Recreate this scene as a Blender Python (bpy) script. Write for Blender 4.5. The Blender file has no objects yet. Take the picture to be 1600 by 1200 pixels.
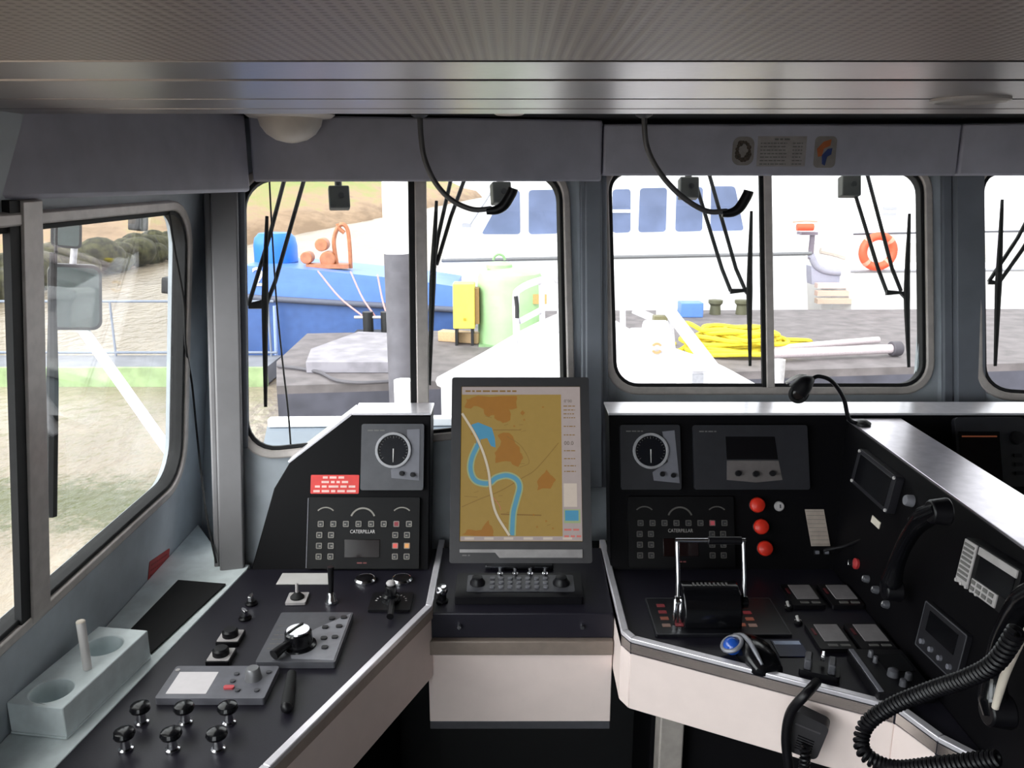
import bpy, bmesh, math, random
from mathutils import Vector, Matrix
from mathutils.geometry import tessellate_polygon
V = Vector
PI = math.pi
random.seed(7)
SC = bpy.context.scene
COL = SC.collection

# ------------------------------------------------------------------ camera
H, PITCH, F = 1.75, math.radians(14.0), 1300.0
CP, SP = math.cos(PITCH), math.sin(PITCH)
CAM = V((0, 0, H))
cam_d = bpy.data.cameras.new('camera')
cam_d.sensor_width = 36.0
cam_d.lens = F / 1600 * 36.0
cam_d.clip_start = 0.02
cam_d.clip_end = 1000
cam = bpy.data.objects.new('camera', cam_d)
COL.objects.link(cam)
cam.location = CAM
cam.rotation_euler = (PI / 2 - PITCH, 0, 0)
SC.camera = cam


def ray(px, py):
    xc, yc = (px - 800) / F, (600 - py) / F
    return V((xc, CP + yc * SP, -SP + yc * CP))


def atY(px, py, y):
    d = ray(px, py)
    return CAM + d * (y / d.y)


def atZ(px, py, z):
    d = ray(px, py)
    return CAM + d * ((z - H) / d.z)


def atX(px, py, x):
    d = ray(px, py)
    return CAM + d * (x / d.x)


class Plane:
    def __init__(s, O, u, v):
        s.O, s.u = V(O), V(u).normalized()
        v = V(v)
        s.v = (v - s.u * v.dot(s.u)).normalized()
        s.n = s.u.cross(s.v)

    def hit(s, px, py, c=0.0):
        d = ray(px, py)
        return CAM + d * ((s.O + s.n * c - CAM).dot(s.n) / d.dot(s.n))

    def uv(s, px, py, c=0.0):
        p = s.hit(px, py, c) - s.O
        return (p.dot(s.u), p.dot(s.v))

    def pt(s, a, b, c=0.0):
        return s.O + s.u * a + s.v * b + s.n * c

    def mat(s, a=0, b=0, c=0, rot=0):
        m = Matrix((s.u, s.v, s.n)).transposed().to_4x4()
        m.translation = s.pt(a, b, c)
        return m @ Matrix.Rotation(rot, 4, 'Z')

    def quad(s, q, c=0.0):
        """pixel quad TL TR BR BL -> centre a, b, width, height, rotation"""
        p = [V(s.uv(x, y, c)) for x, y in q]
        cx = sum((k for k in p), V((0, 0))) / 4
        r = ((p[1] - p[0]) + (p[2] - p[3])) / 2
        t = ((p[0] - p[3]) + (p[1] - p[2])) / 2
        return cx.x, cx.y, r.length, t.length, math.atan2(r.y, r.x)


# ------------------------------------------------------------------ mesh builder
def smooth_path(pts, k=6):
    pts = [V(p) for p in pts]
    if len(pts) < 3:
        return pts
    out = []
    for i in range(len(pts) - 1):
        p0 = pts[i - 1] if i else pts[0] * 2 - pts[1]
        p1, p2 = pts[i], pts[i + 1]
        p3 = pts[i + 2] if i + 2 < len(pts) else pts[-1] * 2 - pts[-2]
        for j in range(k):
            t = j / k
            out.append(0.5 * ((2 * p1) + (p2 - p0) * t + (2 * p0 - 5 * p1 + 4 * p2 - p3) * t * t + (3 * p1 - p0 - 3 * p2 + p3) * t ** 3))
    out.append(pts[-1])
    return out


class M:
    def __init__(s, X=None):
        s.bm = bmesh.new()
        s.mi = 0
        s.X = X or Matrix.Identity(4)

    def add(s, vs, fs):
        b = [s.bm.verts.new(s.X @ V(v)) for v in vs]
        for f in fs:
            try:
                fc = s.bm.faces.new([b[i] for i in f])
                fc.material_index = s.mi
            except ValueError:
                pass
        return s

    def box(s, cx, cy, cz, sx, sy, sz, rz=0.0):
        vs = []
        c, n = math.cos(rz), math.sin(rz)
        for z in (-1, 1):
            for x, y in ((-1, -1), (1, -1), (1, 1), (-1, 1)):
                x, y = x * sx / 2, y * sy / 2
                vs.append((cx + x * c - y * n, cy + x * n + y * c, cz + z * sz / 2))
        return s.add(vs, [(3, 2, 1, 0), (4, 5, 6, 7), (0, 1, 5, 4), (1, 2, 6, 5), (2, 3, 7, 6), (3, 0, 4, 7)])

    def hexa(s, a, b):
        """two quads (4 points each) joined"""
        return s.add(list(a) + list(b), [(3, 2, 1, 0), (4, 5, 6, 7), (0, 1, 5, 4), (1, 2, 6, 5), (2, 3, 7, 6), (3, 0, 4, 7)])

    def cyl(s, p0, p1, r0, r1=None, seg=20):
        p0, p1 = V(p0), V(p1)
        r1 = r0 if r1 is None else r1
        d = (p1 - p0).normalized()
        a = d.orthogonal().normalized()
        b = d.cross(a)
        vs = []
        for p, r in ((p0, r0), (p1, r1)):
            for i in range(seg):
                t = 2 * PI * i / seg
                vs.append(p + a * math.cos(t) * r + b * math.sin(t) * r)
        fs = [(i, (i + 1) % seg, seg + (i + 1) % seg, seg + i) for i in range(seg)]
        fs += [tuple(range(seg))[::-1], tuple(range(seg, 2 * seg))]
        return s.add(vs, fs)

    def tube(s, pts, r, seg=10, k=6, closed=False):
        pts = smooth_path(pts, k) if k else [V(p) for p in pts]
        n = len(pts)
        rs = r if isinstance(r, (list, tuple)) else [r] * n
        if len(rs) != n:
            m = len(rs) - 1
            rs = [rs[min(int(i * m / (n - 1)), m - 1)] * (1 - (i * m / (n - 1) - min(int(i * m / (n - 1)), m - 1))) +
                  rs[min(int(i * m / (n - 1)), m - 1) + 1] * (i * m / (n - 1) - min(int(i * m / (n - 1)), m - 1)) for i in range(n)]
        t0 = (pts[1] - pts[0]).normalized()
        a = t0.orthogonal().normalized()
        vs = []
        for i in range(n):
            t = (pts[min(i + 1, n - 1)] - pts[max(i - 1, 0)]).normalized()
            a = (a - t * a.dot(t)).normalized()
            b = t.cross(a)
            for j in range(seg):
                g = 2 * PI * j / seg
                vs.append(pts[i] + (a * math.cos(g) + b * math.sin(g)) * rs[i])
        fs = []
        for i in range(n - 1):
            for j in range(seg):
                k2 = (j + 1) % seg
                fs.append((i * seg + j, i * seg + k2, (i + 1) * seg + k2, (i + 1) * seg + j))
        fs += [tuple(range(seg))[::-1], tuple(range((n - 1) * seg, n * seg))]
        return s.add(vs, fs)

    def prism(s, poly, z0, z1):
        n = len(poly)
        vs = [(x, y, z0) for x, y in poly] + [(x, y, z1) for x, y in poly]
        tri = tessellate_polygon([[V((x, y, 0)) for x, y in poly]])
        area = sum(poly[i][0] * poly[(i + 1) % n][1] - poly[(i + 1) % n][0] * poly[i][1] for i in range(n))
        fs = [(i, (i + 1) % n, n + (i + 1) % n, n + i) for i in range(n)]
        if area < 0:
            fs = [f[::-1] for f in fs]
        if n <= 4:
            caps = [tuple(range(n))]
        else:
            caps = [tuple(t) for t in tri]
        for t in caps:
            a = sum(poly[t[i]][0] * poly[t[(i + 1) % len(t)]][1] - poly[t[(i + 1) % len(t)]][0] * poly[t[i]][1] for i in range(len(t)))
            t = t if a > 0 else t[::-1]
            fs += [tuple(i + n for i in t), t[::-1]]
        return s.add(vs, fs)

    def extr(s, pts, d):
        """3D outline extruded along d"""
        pts = [V(p) for p in pts]
        d = V(d)
        n = len(pts)
        tri = tessellate_polygon([pts])
        fs = [tuple(t) for t in tri] + [tuple(i + n for i in t[::-1]) for t in tri]
        fs += [(i, (i + 1) % n, n + (i + 1) % n, n + i) for i in range(n)]
        s.add(pts + [p + d for p in pts], fs)
        return s

    def sheet(s, poly, z):
        tri = tessellate_polygon([[V((x, y, 0)) for x, y in poly]])
        fs = []
        for t in tri:
            a = sum(poly[t[i]][0] * poly[t[(i + 1) % 3]][1] - poly[t[(i + 1) % 3]][0] * poly[t[i]][1] for i in range(3))
            fs.append(t if a > 0 else t[::-1])
        return s.add([(x, y, z) for x, y in poly], fs)

    def holed(s, outer, inners, z0, z1):
        loops = [outer] + inners
        flat = [p for l in loops for p in l]
        n = len(flat)
        tri = tessellate_polygon([[V((x, y, 0)) for x, y in l] for l in loops])
        fs = []
        for t in tri:
            a = sum(flat[t[i]][0] * flat[t[(i + 1) % 3]][1] - flat[t[(i + 1) % 3]][0] * flat[t[i]][1] for i in range(3))
            t = tuple(t) if a > 0 else tuple(t[::-1])
            fs += [tuple(i + n for i in t), t[::-1]]
        o = 0
        for l in loops:
            m = len(l)
            fs += [(o + i, o + (i + 1) % m, n + o + (i + 1) % m, n + o + i) for i in range(m)]
            o += m
        return s.add([(x, y, z0) for x, y in flat] + [(x, y, z1) for x, y in flat], fs)

    def ring(s, outer, inner, z0, z1):
        n = len(outer)
        vs = [(x, y, z) for z in (z0, z1) for l in (outer, inner) for x, y in l]
        fs = []
        for i in range(n):
            j = (i + 1) % n
            fs += [(2 * n + i, 2 * n + j, 3 * n + j, 3 * n + i), (j, i, n + i, n + j), (i, j, 2 * n + j, 2 * n + i), (n + j, n + i, 3 * n + i, 3 * n + j)]
        return s.add(vs, fs)

    def lathe(s, prof, seg=28, c=(0, 0, 0)):
        vs, fs = [], []
        c = V(c)
        for r, z in prof:
            for i in range(seg):
                t = 2 * PI * i / seg
                vs.append(c + V((math.cos(t) * r, math.sin(t) * r, z)))
        for k in range(len(prof) - 1):
            for i in range(seg):
                j = (i + 1) % seg
                fs.append((k * seg + i, k * seg + j, (k + 1) * seg + j, (k + 1) * seg + i))
        fs += [tuple(range(seg))[::-1], tuple(range((len(prof) - 1) * seg, len(prof) * seg))]
        return s.add(vs, fs)

    def sphere(s, c, r, sc=(1, 1, 1), seg=20, rings=12):
        c = V(c)
        vs = [c + V((0, 0, -r * sc[2]))]
        for k in range(1, rings):
            ph = -PI / 2 + PI * k / rings
            for i in range(seg):
                t = 2 * PI * i / seg
                vs.append(c + V((math.cos(t) * math.cos(ph) * r * sc[0], math.sin(t) * math.cos(ph) * r * sc[1], math.sin(ph) * r * sc[2])))
        vs.append(c + V((0, 0, r * sc[2])))
        fs = [(0, 1 + (i + 1) % seg, 1 + i) for i in range(seg)]
        for k in range(rings - 2):
            for i in range(seg):
                j = (i + 1) % seg
                fs.append((1 + k * seg + i, 1 + k * seg + j, 1 + (k + 1) * seg + j, 1 + (k + 1) * seg + i))
        o = 1 + (rings - 2) * seg
        fs += [(o + i, o + (i + 1) % seg, len(vs) - 1) for i in range(seg)]
        return s.add(vs, fs)

    def torus(s, c, R, r, n1=40, n2=10, a0=0, a1=2 * PI, axis='Z'):
        pts = []
        full = abs(a1 - a0 - 2 * PI) < 1e-6
        for i in range(n1 + 1):
            t = a0 + (a1 - a0) * i / n1
            x, y = math.cos(t) * R, math.sin(t) * R
            pts.append(V(c) + (V((x, y, 0)) if axis == 'Z' else V((x, 0, y))))
        return s.tube(pts, r, n2, 0)

    def arcband(s, cx, cy, r0, r1, a0, a1, z0, z1, n=16):
        o = [(cx + math.cos(a0 + (a1 - a0) * i / n) * r1, cy + math.sin(a0 + (a1 - a0) * i / n) * r1) for i in range(n + 1)]
        i_ = [(cx + math.cos(a0 + (a1 - a0) * i / n) * r0, cy + math.sin(a0 + (a1 - a0) * i / n) * r0) for i in range(n + 1)]
        return s.prism(o + i_[::-1], z0, z1)

    def text(s, t, x, y, size, z, align='CENTER', d=0.0003, sx=1.0):
        cu = bpy.data.curves.new('t', 'FONT')
        cu.body, cu.size, cu.align_x, cu.align_y = t, size, align, 'CENTER'
        cu.resolution_u = 2
        cu.extrude = d / 2
        o = bpy.data.objects.new('t', cu)
        me = bpy.data.meshes.new_from_object(o)
        s.add([(x + v.co.x * sx, y + v.co.y, z + v.co.z) for v in me.vertices], [tuple(p.vertices) for p in me.polygons])
        bpy.data.objects.remove(o)
        bpy.data.curves.remove(cu)
        bpy.data.meshes.remove(me)
        return s

    def words(s, x0, x1, y, h, z, rnd=None):
        """illegible small print: short dashes"""
        rnd = rnd or random
        x = x0
        while x < x1:
            w = min(rnd.uniform(1.5, 4.5) * h, x1 - x)
            if w > h * 0.6:
                s.box(x + w / 2, y, z, w, h, 0.0003)
            x += w + h * 0.9
        return s

    def build(s, name, mats, parent=None, bevel=0.0, smooth=40, mw=None, seg=2):
        bmesh.ops.recalc_face_normals(s.bm, faces=s.bm.faces) if s.bm.faces else None
        me = bpy.data.meshes.new(name)
        s.bm.to_mesh(me)
        s.bm.free()
        for m in (mats if isinstance(mats, (list, tuple)) else [mats]):
            me.materials.append(m)
        if smooth:
            me.shade_smooth()
            me.set_sharp_from_angle(angle=math.radians(smooth))
        o = bpy.data.objects.new(name, me)
        COL.objects.link(o)
        if parent:
            o.parent = parent
        if mw is not None:
            o.matrix_world = mw
        if bevel:
            b = o.modifiers.new('bevel', 'BEVEL')
            b.width = bevel
            b.segments = seg
            b.limit_method = 'ANGLE'
            b.angle_limit = math.radians(40)
        return o


def rrect(cx, cy, w, h, r, n=6):
    out = []
    for sx, sy, a in ((1, 1, 0), (-1, 1, PI / 2), (-1, -1, PI), (1, -1, 3 * PI / 2)):
        for i in range(n + 1):
            t = a + PI / 2 * i / n
            out.append((cx + sx * (w / 2 - r) + math.cos(t) * r, cy + sy * (h / 2 - r) + math.sin(t) * r))
    return out


def rquad(q, r, n=7):
    """rounded quad of 2D points (any winding), returns ccw loop"""
    q = [V(p) for p in q]
    a = sum(q[i].x * q[(i + 1) % 4].y - q[(i + 1) % 4].x * q[i].y for i in range(4))
    if a < 0:
        q = q[::-1]
    out = []
    for i in range(len(q)):
        p, a_, b_ = q[i], q[i - 1], q[(i + 1) % len(q)]
        rr = r[i] if isinstance(r, (list, tuple)) else r
        p0, p1 = p + (a_ - p).normalized() * rr, p + (b_ - p).normalized() * rr
        for k in range(n + 1):
            t = k / n
            w = 0.75  # rational weight, close to a circle
            den = (1 - t) ** 2 + 2 * w * t * (1 - t) + t * t
            v = (p0 * (1 - t) ** 2 + p * 2 * w * t * (1 - t) + p1 * t * t) / den
            out.append((v.x, v.y))
    return out


def offq(q, d):
    """offset a quad of 2D points outwards by d (axis-like)"""
    c = sum((V(p) for p in q), V((0, 0))) / len(q)
    return [(p[0] + math.copysign(d, p[0] - c.x), p[1] + math.copysign(d, p[1] - c.y)) for p in q]


def circ(cx, cy, r, n=28):
    return [(cx + math.cos(2 * PI * i / n) * r, cy + math.sin(2 * PI * i / n) * r) for i in range(n)]


# ------------------------------------------------------------------ objects
def tag(o, label=None, cat=None, group=None, kind=None):
    if label:
        o['label'] = label
    if cat:
        o['category'] = cat
    if group:
        o['group'] = group
    if kind:
        o['kind'] = kind
    return o


def thing(name, label, cat, mw=None, group=None):
    o = bpy.data.objects.new(name, None)
    o.empty_display_size = 0.02
    COL.objects.link(o)
    if mw is not None:
        o.matrix_world = mw if isinstance(mw, Matrix) else Matrix.Translation(V(mw))
    return tag(o, label, cat, group)


def copy_tree(o, label=None, group=None, mw=None, parent=None):
    c = o.copy()
    COL.objects.link(c)
    if parent:
        c.parent = parent
    if mw is not None:
        c.matrix_world = mw
    if label:
        c['label'] = label
    if group:
        c['group'] = group
    for ch in list(o.children):
        copy_tree(ch, parent=c)
    return c


def struct(o):
    o['kind'] = 'structure'
    return o


# ------------------------------------------------------------------ materials
def srgb(c):
    if isinstance(c, str):
        c = c.lstrip('#')
        c = [int(c[i:i + 2], 16) for i in (0, 2, 4)]
    f = lambda x: (x / 255 / 12.92) if x / 255 <= 0.04045 else ((x / 255 + 0.055) / 1.055) ** 2.4
    return tuple(f(x) for x in c)


MATS = {}


def mat(name, col, rough=0.5, metal=0.0, var=0.06, scale=40.0, bump=0.0, spec=0.5, emit=0.0, col2=None, coat=0.0, tex=None, stretch=None):
    if name in MATS:
        return MATS[name]
    m = bpy.data.materials.new(name)
    m.use_nodes = True
    nt = m.node_tree
    N, L = nt.nodes, nt.links
    b = N['Principled BSDF']
    c = srgb(col)
    tc = N.new('ShaderNodeTexCoord')
    src = tc.outputs['Object']
    if stretch:
        mp = N.new('ShaderNodeMapping')
        mp.inputs['Scale'].default_value = stretch
        L.new(src, mp.inputs['Vector'])
        src = mp.outputs['Vector']
    nz = N.new('ShaderNodeTexNoise')
    nz.inputs['Scale'].default_value = scale
    nz.inputs['Detail'].default_value = 4
    L.new(src, nz.inputs['Vector'])
    mx = N.new('ShaderNodeMix')
    mx.data_type = 'RGBA'
    c2 = srgb(col2) if col2 else tuple(min(1, x * (1 - var * 2)) for x in c)
    c1 = c if col2 else tuple(min(1, x * (1 + var)) for x in c)
    mx.inputs['A'].default_value = (*c1, 1)
    mx.inputs['B'].default_value = (*c2, 1)
    cr = N.new('ShaderNodeMapRange')
    cr.inputs['From Min'].default_value = 0.35
    cr.inputs['From Max'].default_value = 0.65
    L.new(nz.outputs['Fac'], cr.inputs['Value'])
    L.new(cr.outputs['Result'], mx.inputs['Factor'])
    L.new(mx.outputs['Result'], b.inputs['Base Color'])
    b.inputs['Roughness'].default_value = rough
    b.inputs['Metallic'].default_value = metal
    b.inputs['Specular IOR Level'].default_value = spec
    b.inputs['Coat Weight'].default_value = coat
    if emit:
        L.new(mx.outputs['Result'], b.inputs['Emission Color'])
        b.inputs['Emission Strength'].default_value = emit
        if emit >= 0.3:
            b.inputs['Specular IOR Level'].default_value = 0.2
    if bump:
        bp = N.new('ShaderNodeBump')
        bp.inputs['Strength'].default_value = bump
        bp.inputs['Distance'].default_value = 0.002
        L.new(nz.outputs['Fac'], bp.inputs['Height'])
        L.new(bp.outputs['Normal'], b.inputs['Normal'])
    MATS[name] = m
    return m


def lit(name, col, e=1.0):
    """self-lit screen or lamp colour"""
    m = bpy.data.materials.new(name)
    m.use_nodes = True
    nt = m.node_tree
    b = nt.nodes['Principled BSDF']
    c = srgb(col)
    b.inputs['Base Color'].default_value = (0.02, 0.02, 0.02, 1)
    b.inputs['Roughness'].default_value = 0.35
    b.inputs['Specular IOR Level'].default_value = 0.1
    nz = nt.nodes.new('ShaderNodeTexNoise')
    nz.inputs['Scale'].default_value = 60
    mx = nt.nodes.new('ShaderNodeMix')
    mx.data_type = 'RGBA'
    mx.inputs['A'].default_value = (*c, 1)
    mx.inputs['B'].default_value = (*[x * 0.88 for x in c], 1)
    tc = nt.nodes.new('ShaderNodeTexCoord')
    nt.links.new(tc.outputs['Object'], nz.inputs['Vector'])
    nt.links.new(nz.outputs['Fac'], mx.inputs['Factor'])
    nt.links.new(mx.outputs['Result'], b.inputs['Emission Color'])
    b.inputs['Emission Strength'].default_value = e
    return m


def glass_mat(name, tint=(0.96, 0.98, 0.97), gloss=0.05):
    m = bpy.data.materials.new(name)
    m.use_nodes = True
    nt = m.node_tree
    N, L = nt.nodes, nt.links
    N.remove(N['Principled BSDF'])
    out = N['Material Output']
    t = N.new('ShaderNodeBsdfTransparent')
    t.inputs['Color'].default_value = (*tint, 1)
    g = N.new('ShaderNodeBsdfGlossy')
    g.inputs['Roughness'].default_value = 0.02
    mx = N.new('ShaderNodeMixShader')
    lw = N.new('ShaderNodeLayerWeight')
    lw.inputs['Blend'].default_value = 0.5
    pw = N.new('ShaderNodeMath')
    pw.operation = 'POWER'
    pw.inputs[1].default_value = 4.0
    ml = N.new('ShaderNodeMath')
    ml.operation = 'MULTIPLY_ADD'
    ml.inputs[1].default_value = 0.45
    ml.inputs[2].default_value = gloss
    L.new(lw.outputs['Facing'], pw.inputs[0])
    L.new(pw.outputs[0], ml.inputs[0])
    L.new(ml.outputs[0], mx.inputs['Fac'])
    L.new(t.outputs[0], mx.inputs[1])
    L.new(g.outputs[0], mx.inputs[2])
    L.new(mx.outputs[0], out.inputs['Surface'])
    return m


GLASS = glass_mat('window_glass')
BLK = mat('black_console_paint', '#08070a', 0.55, var=0.1, scale=300, bump=0.05, spec=0.12)
BLKDESK = mat('charcoal_desk_laminate', '#1f1d27', 0.42, var=0.12, scale=500, bump=0.08, spec=0.4)
BLKPL = mat('black_plastic', '#0e0d11', 0.4, var=0.1, spec=0.35)
BLKGL = mat('glossy_black_plastic', '#0d0d10', 0.18, var=0.05)
RUB = mat('black_rubber', '#121214', 0.75, var=0.15)
DGREY = mat('dark_grey_panel', '#4c4c51', 0.42, var=0.05)
MGREY = mat('mid_grey_panel', '#72727a', 0.45, var=0.04)
LGREY = mat('light_grey_plate', '#b9b4b4', 0.5, var=0.04)
CHROME = mat('chrome', '#d8d8dc', 0.16, 1.0, var=0.03)
STEEL = mat('brushed_aluminium', '#989090', 0.34, 1.0, var=0.08, scale=60, stretch=(1, 30, 30))
TRIM = mat('anodised_edge_trim', '#f2eef4', 0.28, 0.45, var=0.03, spec=0.8)
BAND = mat('taupe_edge_band', '#a8988f', 0.5, 0.0, var=0.04)
ALU = mat('window_frame_aluminium', '#c2bab5', 0.4, 0.15, var=0.05)
WALL = mat('blue_grey_wall_paint', '#b4bbc2', 0.55, var=0.05, scale=12, bump=0.03)
HEAD = mat('grey_header_paint', '#b3b1bf', 0.6, var=0.05, scale=12)
LEDGE = mat('pale_blue_grey_paint', '#e4eef0', 0.5, var=0.05, scale=25)
WHITE = mat('off_white_paint', '#d9d5d3', 0.5, var=0.03, scale=20)
APRON = mat('apron_laminate', '#f0dfd9', 0.5, var=0.012, scale=20)
CREAM = mat('cream_plastic', '#ddd2c4', 0.45, var=0.03)
RED = mat('red_plastic', '#d3301f', 0.35, var=0.06)
REDST = mat('red_sticker', '#dc3a35', 0.5, var=0.04)
REDDK = mat('dark_red_sticker', '#a22a2c', 0.55, var=0.06)
INKW = mat('white_print', '#d8d4d2', 0.6, var=0.02)
INKG = mat('grey_print', '#6c6a68', 0.6, var=0.02)
INKD = mat('dark_print', '#2a2a30', 0.6, var=0.02)
# ================================================================== WHEELHOUSE SHELL
CEIL, DROP = 1.895, 1.845     # deck head above the front edge, dropped ceiling nearer the camera
FLEAN = 0.25


def facet(A, B):
    A, B = V((A[0], A[1], 1.10)), V((B[0], B[1], 1.10))
    u = (B - A).normalized()
    m = V((-u.y, u.x, 0))
    return Plane(A, u, m * FLEAN + V((0, 0, 1))), (B - A).length


F1, L1 = facet((-0.685, 2.03), (0.2, 2.26))
F2, L2 = facet((0.2, 2.26), (1.2, 2.26))
F3, L3 = facet((1.2, 2.26), (2.1, 2.0))
SW = Plane((-0.863, 0, 1.0), (0, 1, 0), (0.116, 0, 1))     # port side wall, leaning in

VLO, VHI = -0.40, 0.86


def window(idx, pl, q, r, mull=None, vents=True, fw=0.032, arm=None, mw_=0.03):
    """q: opening corners in plane coordinates; frame, gasket, pane(s), mullion"""
    root = struct(thing('window_%d' % idx, None, None, pl.mat()))
    a = rquad(q, r)
    b = rquad(offq(q, 0.010), [k + 0.010 for k in r] if isinstance(r, list) else r + 0.010)
    c = rquad(offq(q, fw), [k + fw for k in r] if isinstance(r, list) else r + fw)
    M().ring(c, b, -0.02, 0.014).build('window_frame', ALU, root, 0.004)
    M().ring(b, a, -0.025, 0.008).build('gasket', RUB, root, 0.002)
    M().holed(b, [], -0.010, -0.006).build('window_glass', GLASS, root, 0, 0)
    if mull:
        (x0, y0), (x1, y1) = mull
        w = mw_
        M().extr([(x0 - w, y0, 0), (x0 - w * 0.35, y0, 0), (x1 - w * 0.35, y1, 0), (x1 - w, y1, 0)], (0, 0, 0.012)).build('gasket', RUB, root)
        M().extr([(x0 - w * 0.35, y0, 0), (x0 + w, y0, 0), (x1 + w, y1, 0), (x1 - w * 0.35, y1, 0)], (0, 0, 0.016)).build('mullion', ALU, root, 0.003)
    return c


# front windows, corners TL TR BR BL
q1 = [F1.uv(384, 280), F1.uv(872, 272), F1.uv(880, 650), F1.uv(389, 702)]
q2 = [F2.uv(955, 268), F2.uv(1436, 268), F2.uv(1440, 599), F2.uv(964, 599)]
q3 = [F3.uv(1537, 268), (L3 + 0.0, q2[0][1]), (L3 - 0.02, q2[2][1]), F3.uv(1541, 606)]
mu = lambda P, a, b: (P.uv(*a), P.uv(*b))
o1 = window(1, F1, q1, 0.075, mu(F1, (651, 262), (656, 680)), mw_=0.024)
o2 = window(2, F2, q2, 0.06, mu(F2, (1194, 262), (1199, 606)), mw_=0.017)
o3 = window(3, F3, q3, 0.06)
# side windows in the port wall
YE = SW.uv(281, 600)[0]
qs = [(0.42, 0.67), (YE, 0.67), (YE, 0.005), (0.42, 0.005)]
qs2 = [(-1.35, 0.67), (0.30, 0.67), (0.30, -0.75), (-1.35, -0.75)]
os_ = window(4, SW, qs, 0.09, ((1.345, 0.72), (1.345, -0.02)), mw_=0.044)
os2 = window(5, SW, qs2, 0.09)

hole = lambda q, r: rquad(offq(q, 0.016), r + 0.016)
for nm, pl, a0, a1, q, r in (('wall_front_port', F1, -0.045, L1 + 0.06, q1, 0.075), ('wall_front', F2, -0.06, L2 + 0.06, q2, 0.06), ('wall_front_starboard', F3, -0.06, L3 + 0.2, q3, 0.06)):
    struct(M().holed([(a0, VLO), (a1, VLO), (a1, VHI), (a0, VHI)], [hole(q, r)], -0.035, 0).build(nm, WALL, None, 0, 30, pl.mat()))
struct(M().holed([(-1.7, -1.0), (2.26, -1.0), (2.26, 0.93), (-1.7, 0.93)], [hole(qs, 0.09), hole(qs2, 0.09)], -0.04, 0).build('wall_left', WALL, None, 0, 30, SW.mat()))
struct(M().hexa([(-0.73, 1.94, 0), (-0.99, 2.22, 0), (-0.99, 2.26, 0), (-0.71, 1.98, 0)], [(-0.74, 2.22, 1.95), (-0.77, 2.24, 1.95), (-0.77, 2.28, 1.95), (-0.72, 2.24, 1.95)]).build('wall_corner', WALL))
lw = [(-0.95, 1.85), (-0.2, 2.02), (1.2, 2.02), (2.3, 1.93)]
DARK = mat('knee_shade_black', '#0b0b0e', 0.6)
g = M()
for i in range(3):
    a, b_ = lw[i], lw[i + 1]
    g.hexa([(*a, 0), (*b_, 0), (b_[0], b_[1] + 0.03, 0), (a[0], a[1] + 0.03, 0)], [(*a, 0.755), (*b_, 0.755), (b_[0], b_[1] + 0.03, 0.755), (a[0], a[1] + 0.03, 0.755)])
struct(g.build('knee_shade_board', DARK))  # added black board, its colour stands in for the shaded knee space
struct(M().prism([(x, y + 0.012) for x, y in lw] + [(2.3, 2.35), (-0.95, 2.35)], 0.715, 0.752).build('light_block_front', DARK))  # unseen board added to stop light leaking in below the windows
# rear and starboard walls with daylight openings (behind and beside the camera)
PB = Plane((3.2, -1.5, 0), (-1, 0, 0), (0, 0, 1))
qb = [[(a, 1.80), (b_, 1.80), (b_, z_), (a, z_)] for a, b_, z_ in ((3.25, 3.97, 0.9),)]
struct(M().holed([(-0.05, -0.1), (4.3, -0.1), (4.3, 2.0), (-0.05, 2.0)], [rquad(q, 0.06) for q in qb], -0.04, 0).build('wall_rear', WALL, None, 0, 30, PB.mat()))
PR = Plane((3.2, 0, 0), (0, -1, 0), (0, 0, 1))
qr = [[(-1.7, 1.75), (-0.9, 1.75), (-0.9, 1.15), (-1.7, 1.15)]]
struct(M().holed([(-2.5, -0.1), (1.75, -0.1), (1.75, 2.0), (-2.5, 2.0)], [rquad(q, 0.06) for q in qr], -0.04, 0).build('wall_right', WALL, None, 0, 30, PR.mat()))
for i, (pl, q) in enumerate([(PB, q) for q in qb] + [(PR, q) for q in qr]):
    window(6 + i, pl, [(x, y) for x, y in q], 0.06)
# front wall to starboard of facet three
struct(M().box(2.72, 1.93, 0.95, 1.1, 0.05, 2.1).build('wall_front_corner', WALL))
struct(M().box(1.1, 0.3, -0.03, 4.6, 4.4, 0.06).build('floor', mat('dark_floor_covering', '#2b2b30', 0.7, scale=90, bump=0.1)))

# ------------------------------------------------ ceiling: perforated liner and brushed metal planks
cm = bpy.data.materials.new('perforated_ceiling_liner')
cm.use_nodes = True
nt = cm.node_tree
N, L = nt.nodes, nt.links
b = N['Principled BSDF']
tc = N.new('ShaderNodeTexCoord')
sep = N.new('ShaderNodeSeparateXYZ')
L.new(tc.outputs['Object'], sep.inputs[0])


def mth(op, a, b_=None, c_=None):
    n = N.new('ShaderNodeMath')
    n.operation = op
    for i, x in enumerate((a, b_, c_)):
        if x is None:
            continue
        if isinstance(x, (int, float)):
            n.inputs[i].default_value = x
        else:
            L.new(x, n.inputs[i])
    return n.outputs[0]


def cellpos(axis, pitch):
    return mth('SUBTRACT', mth('FRACT', mth('DIVIDE', sep.outputs[axis], pitch)), 0.5)


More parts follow.
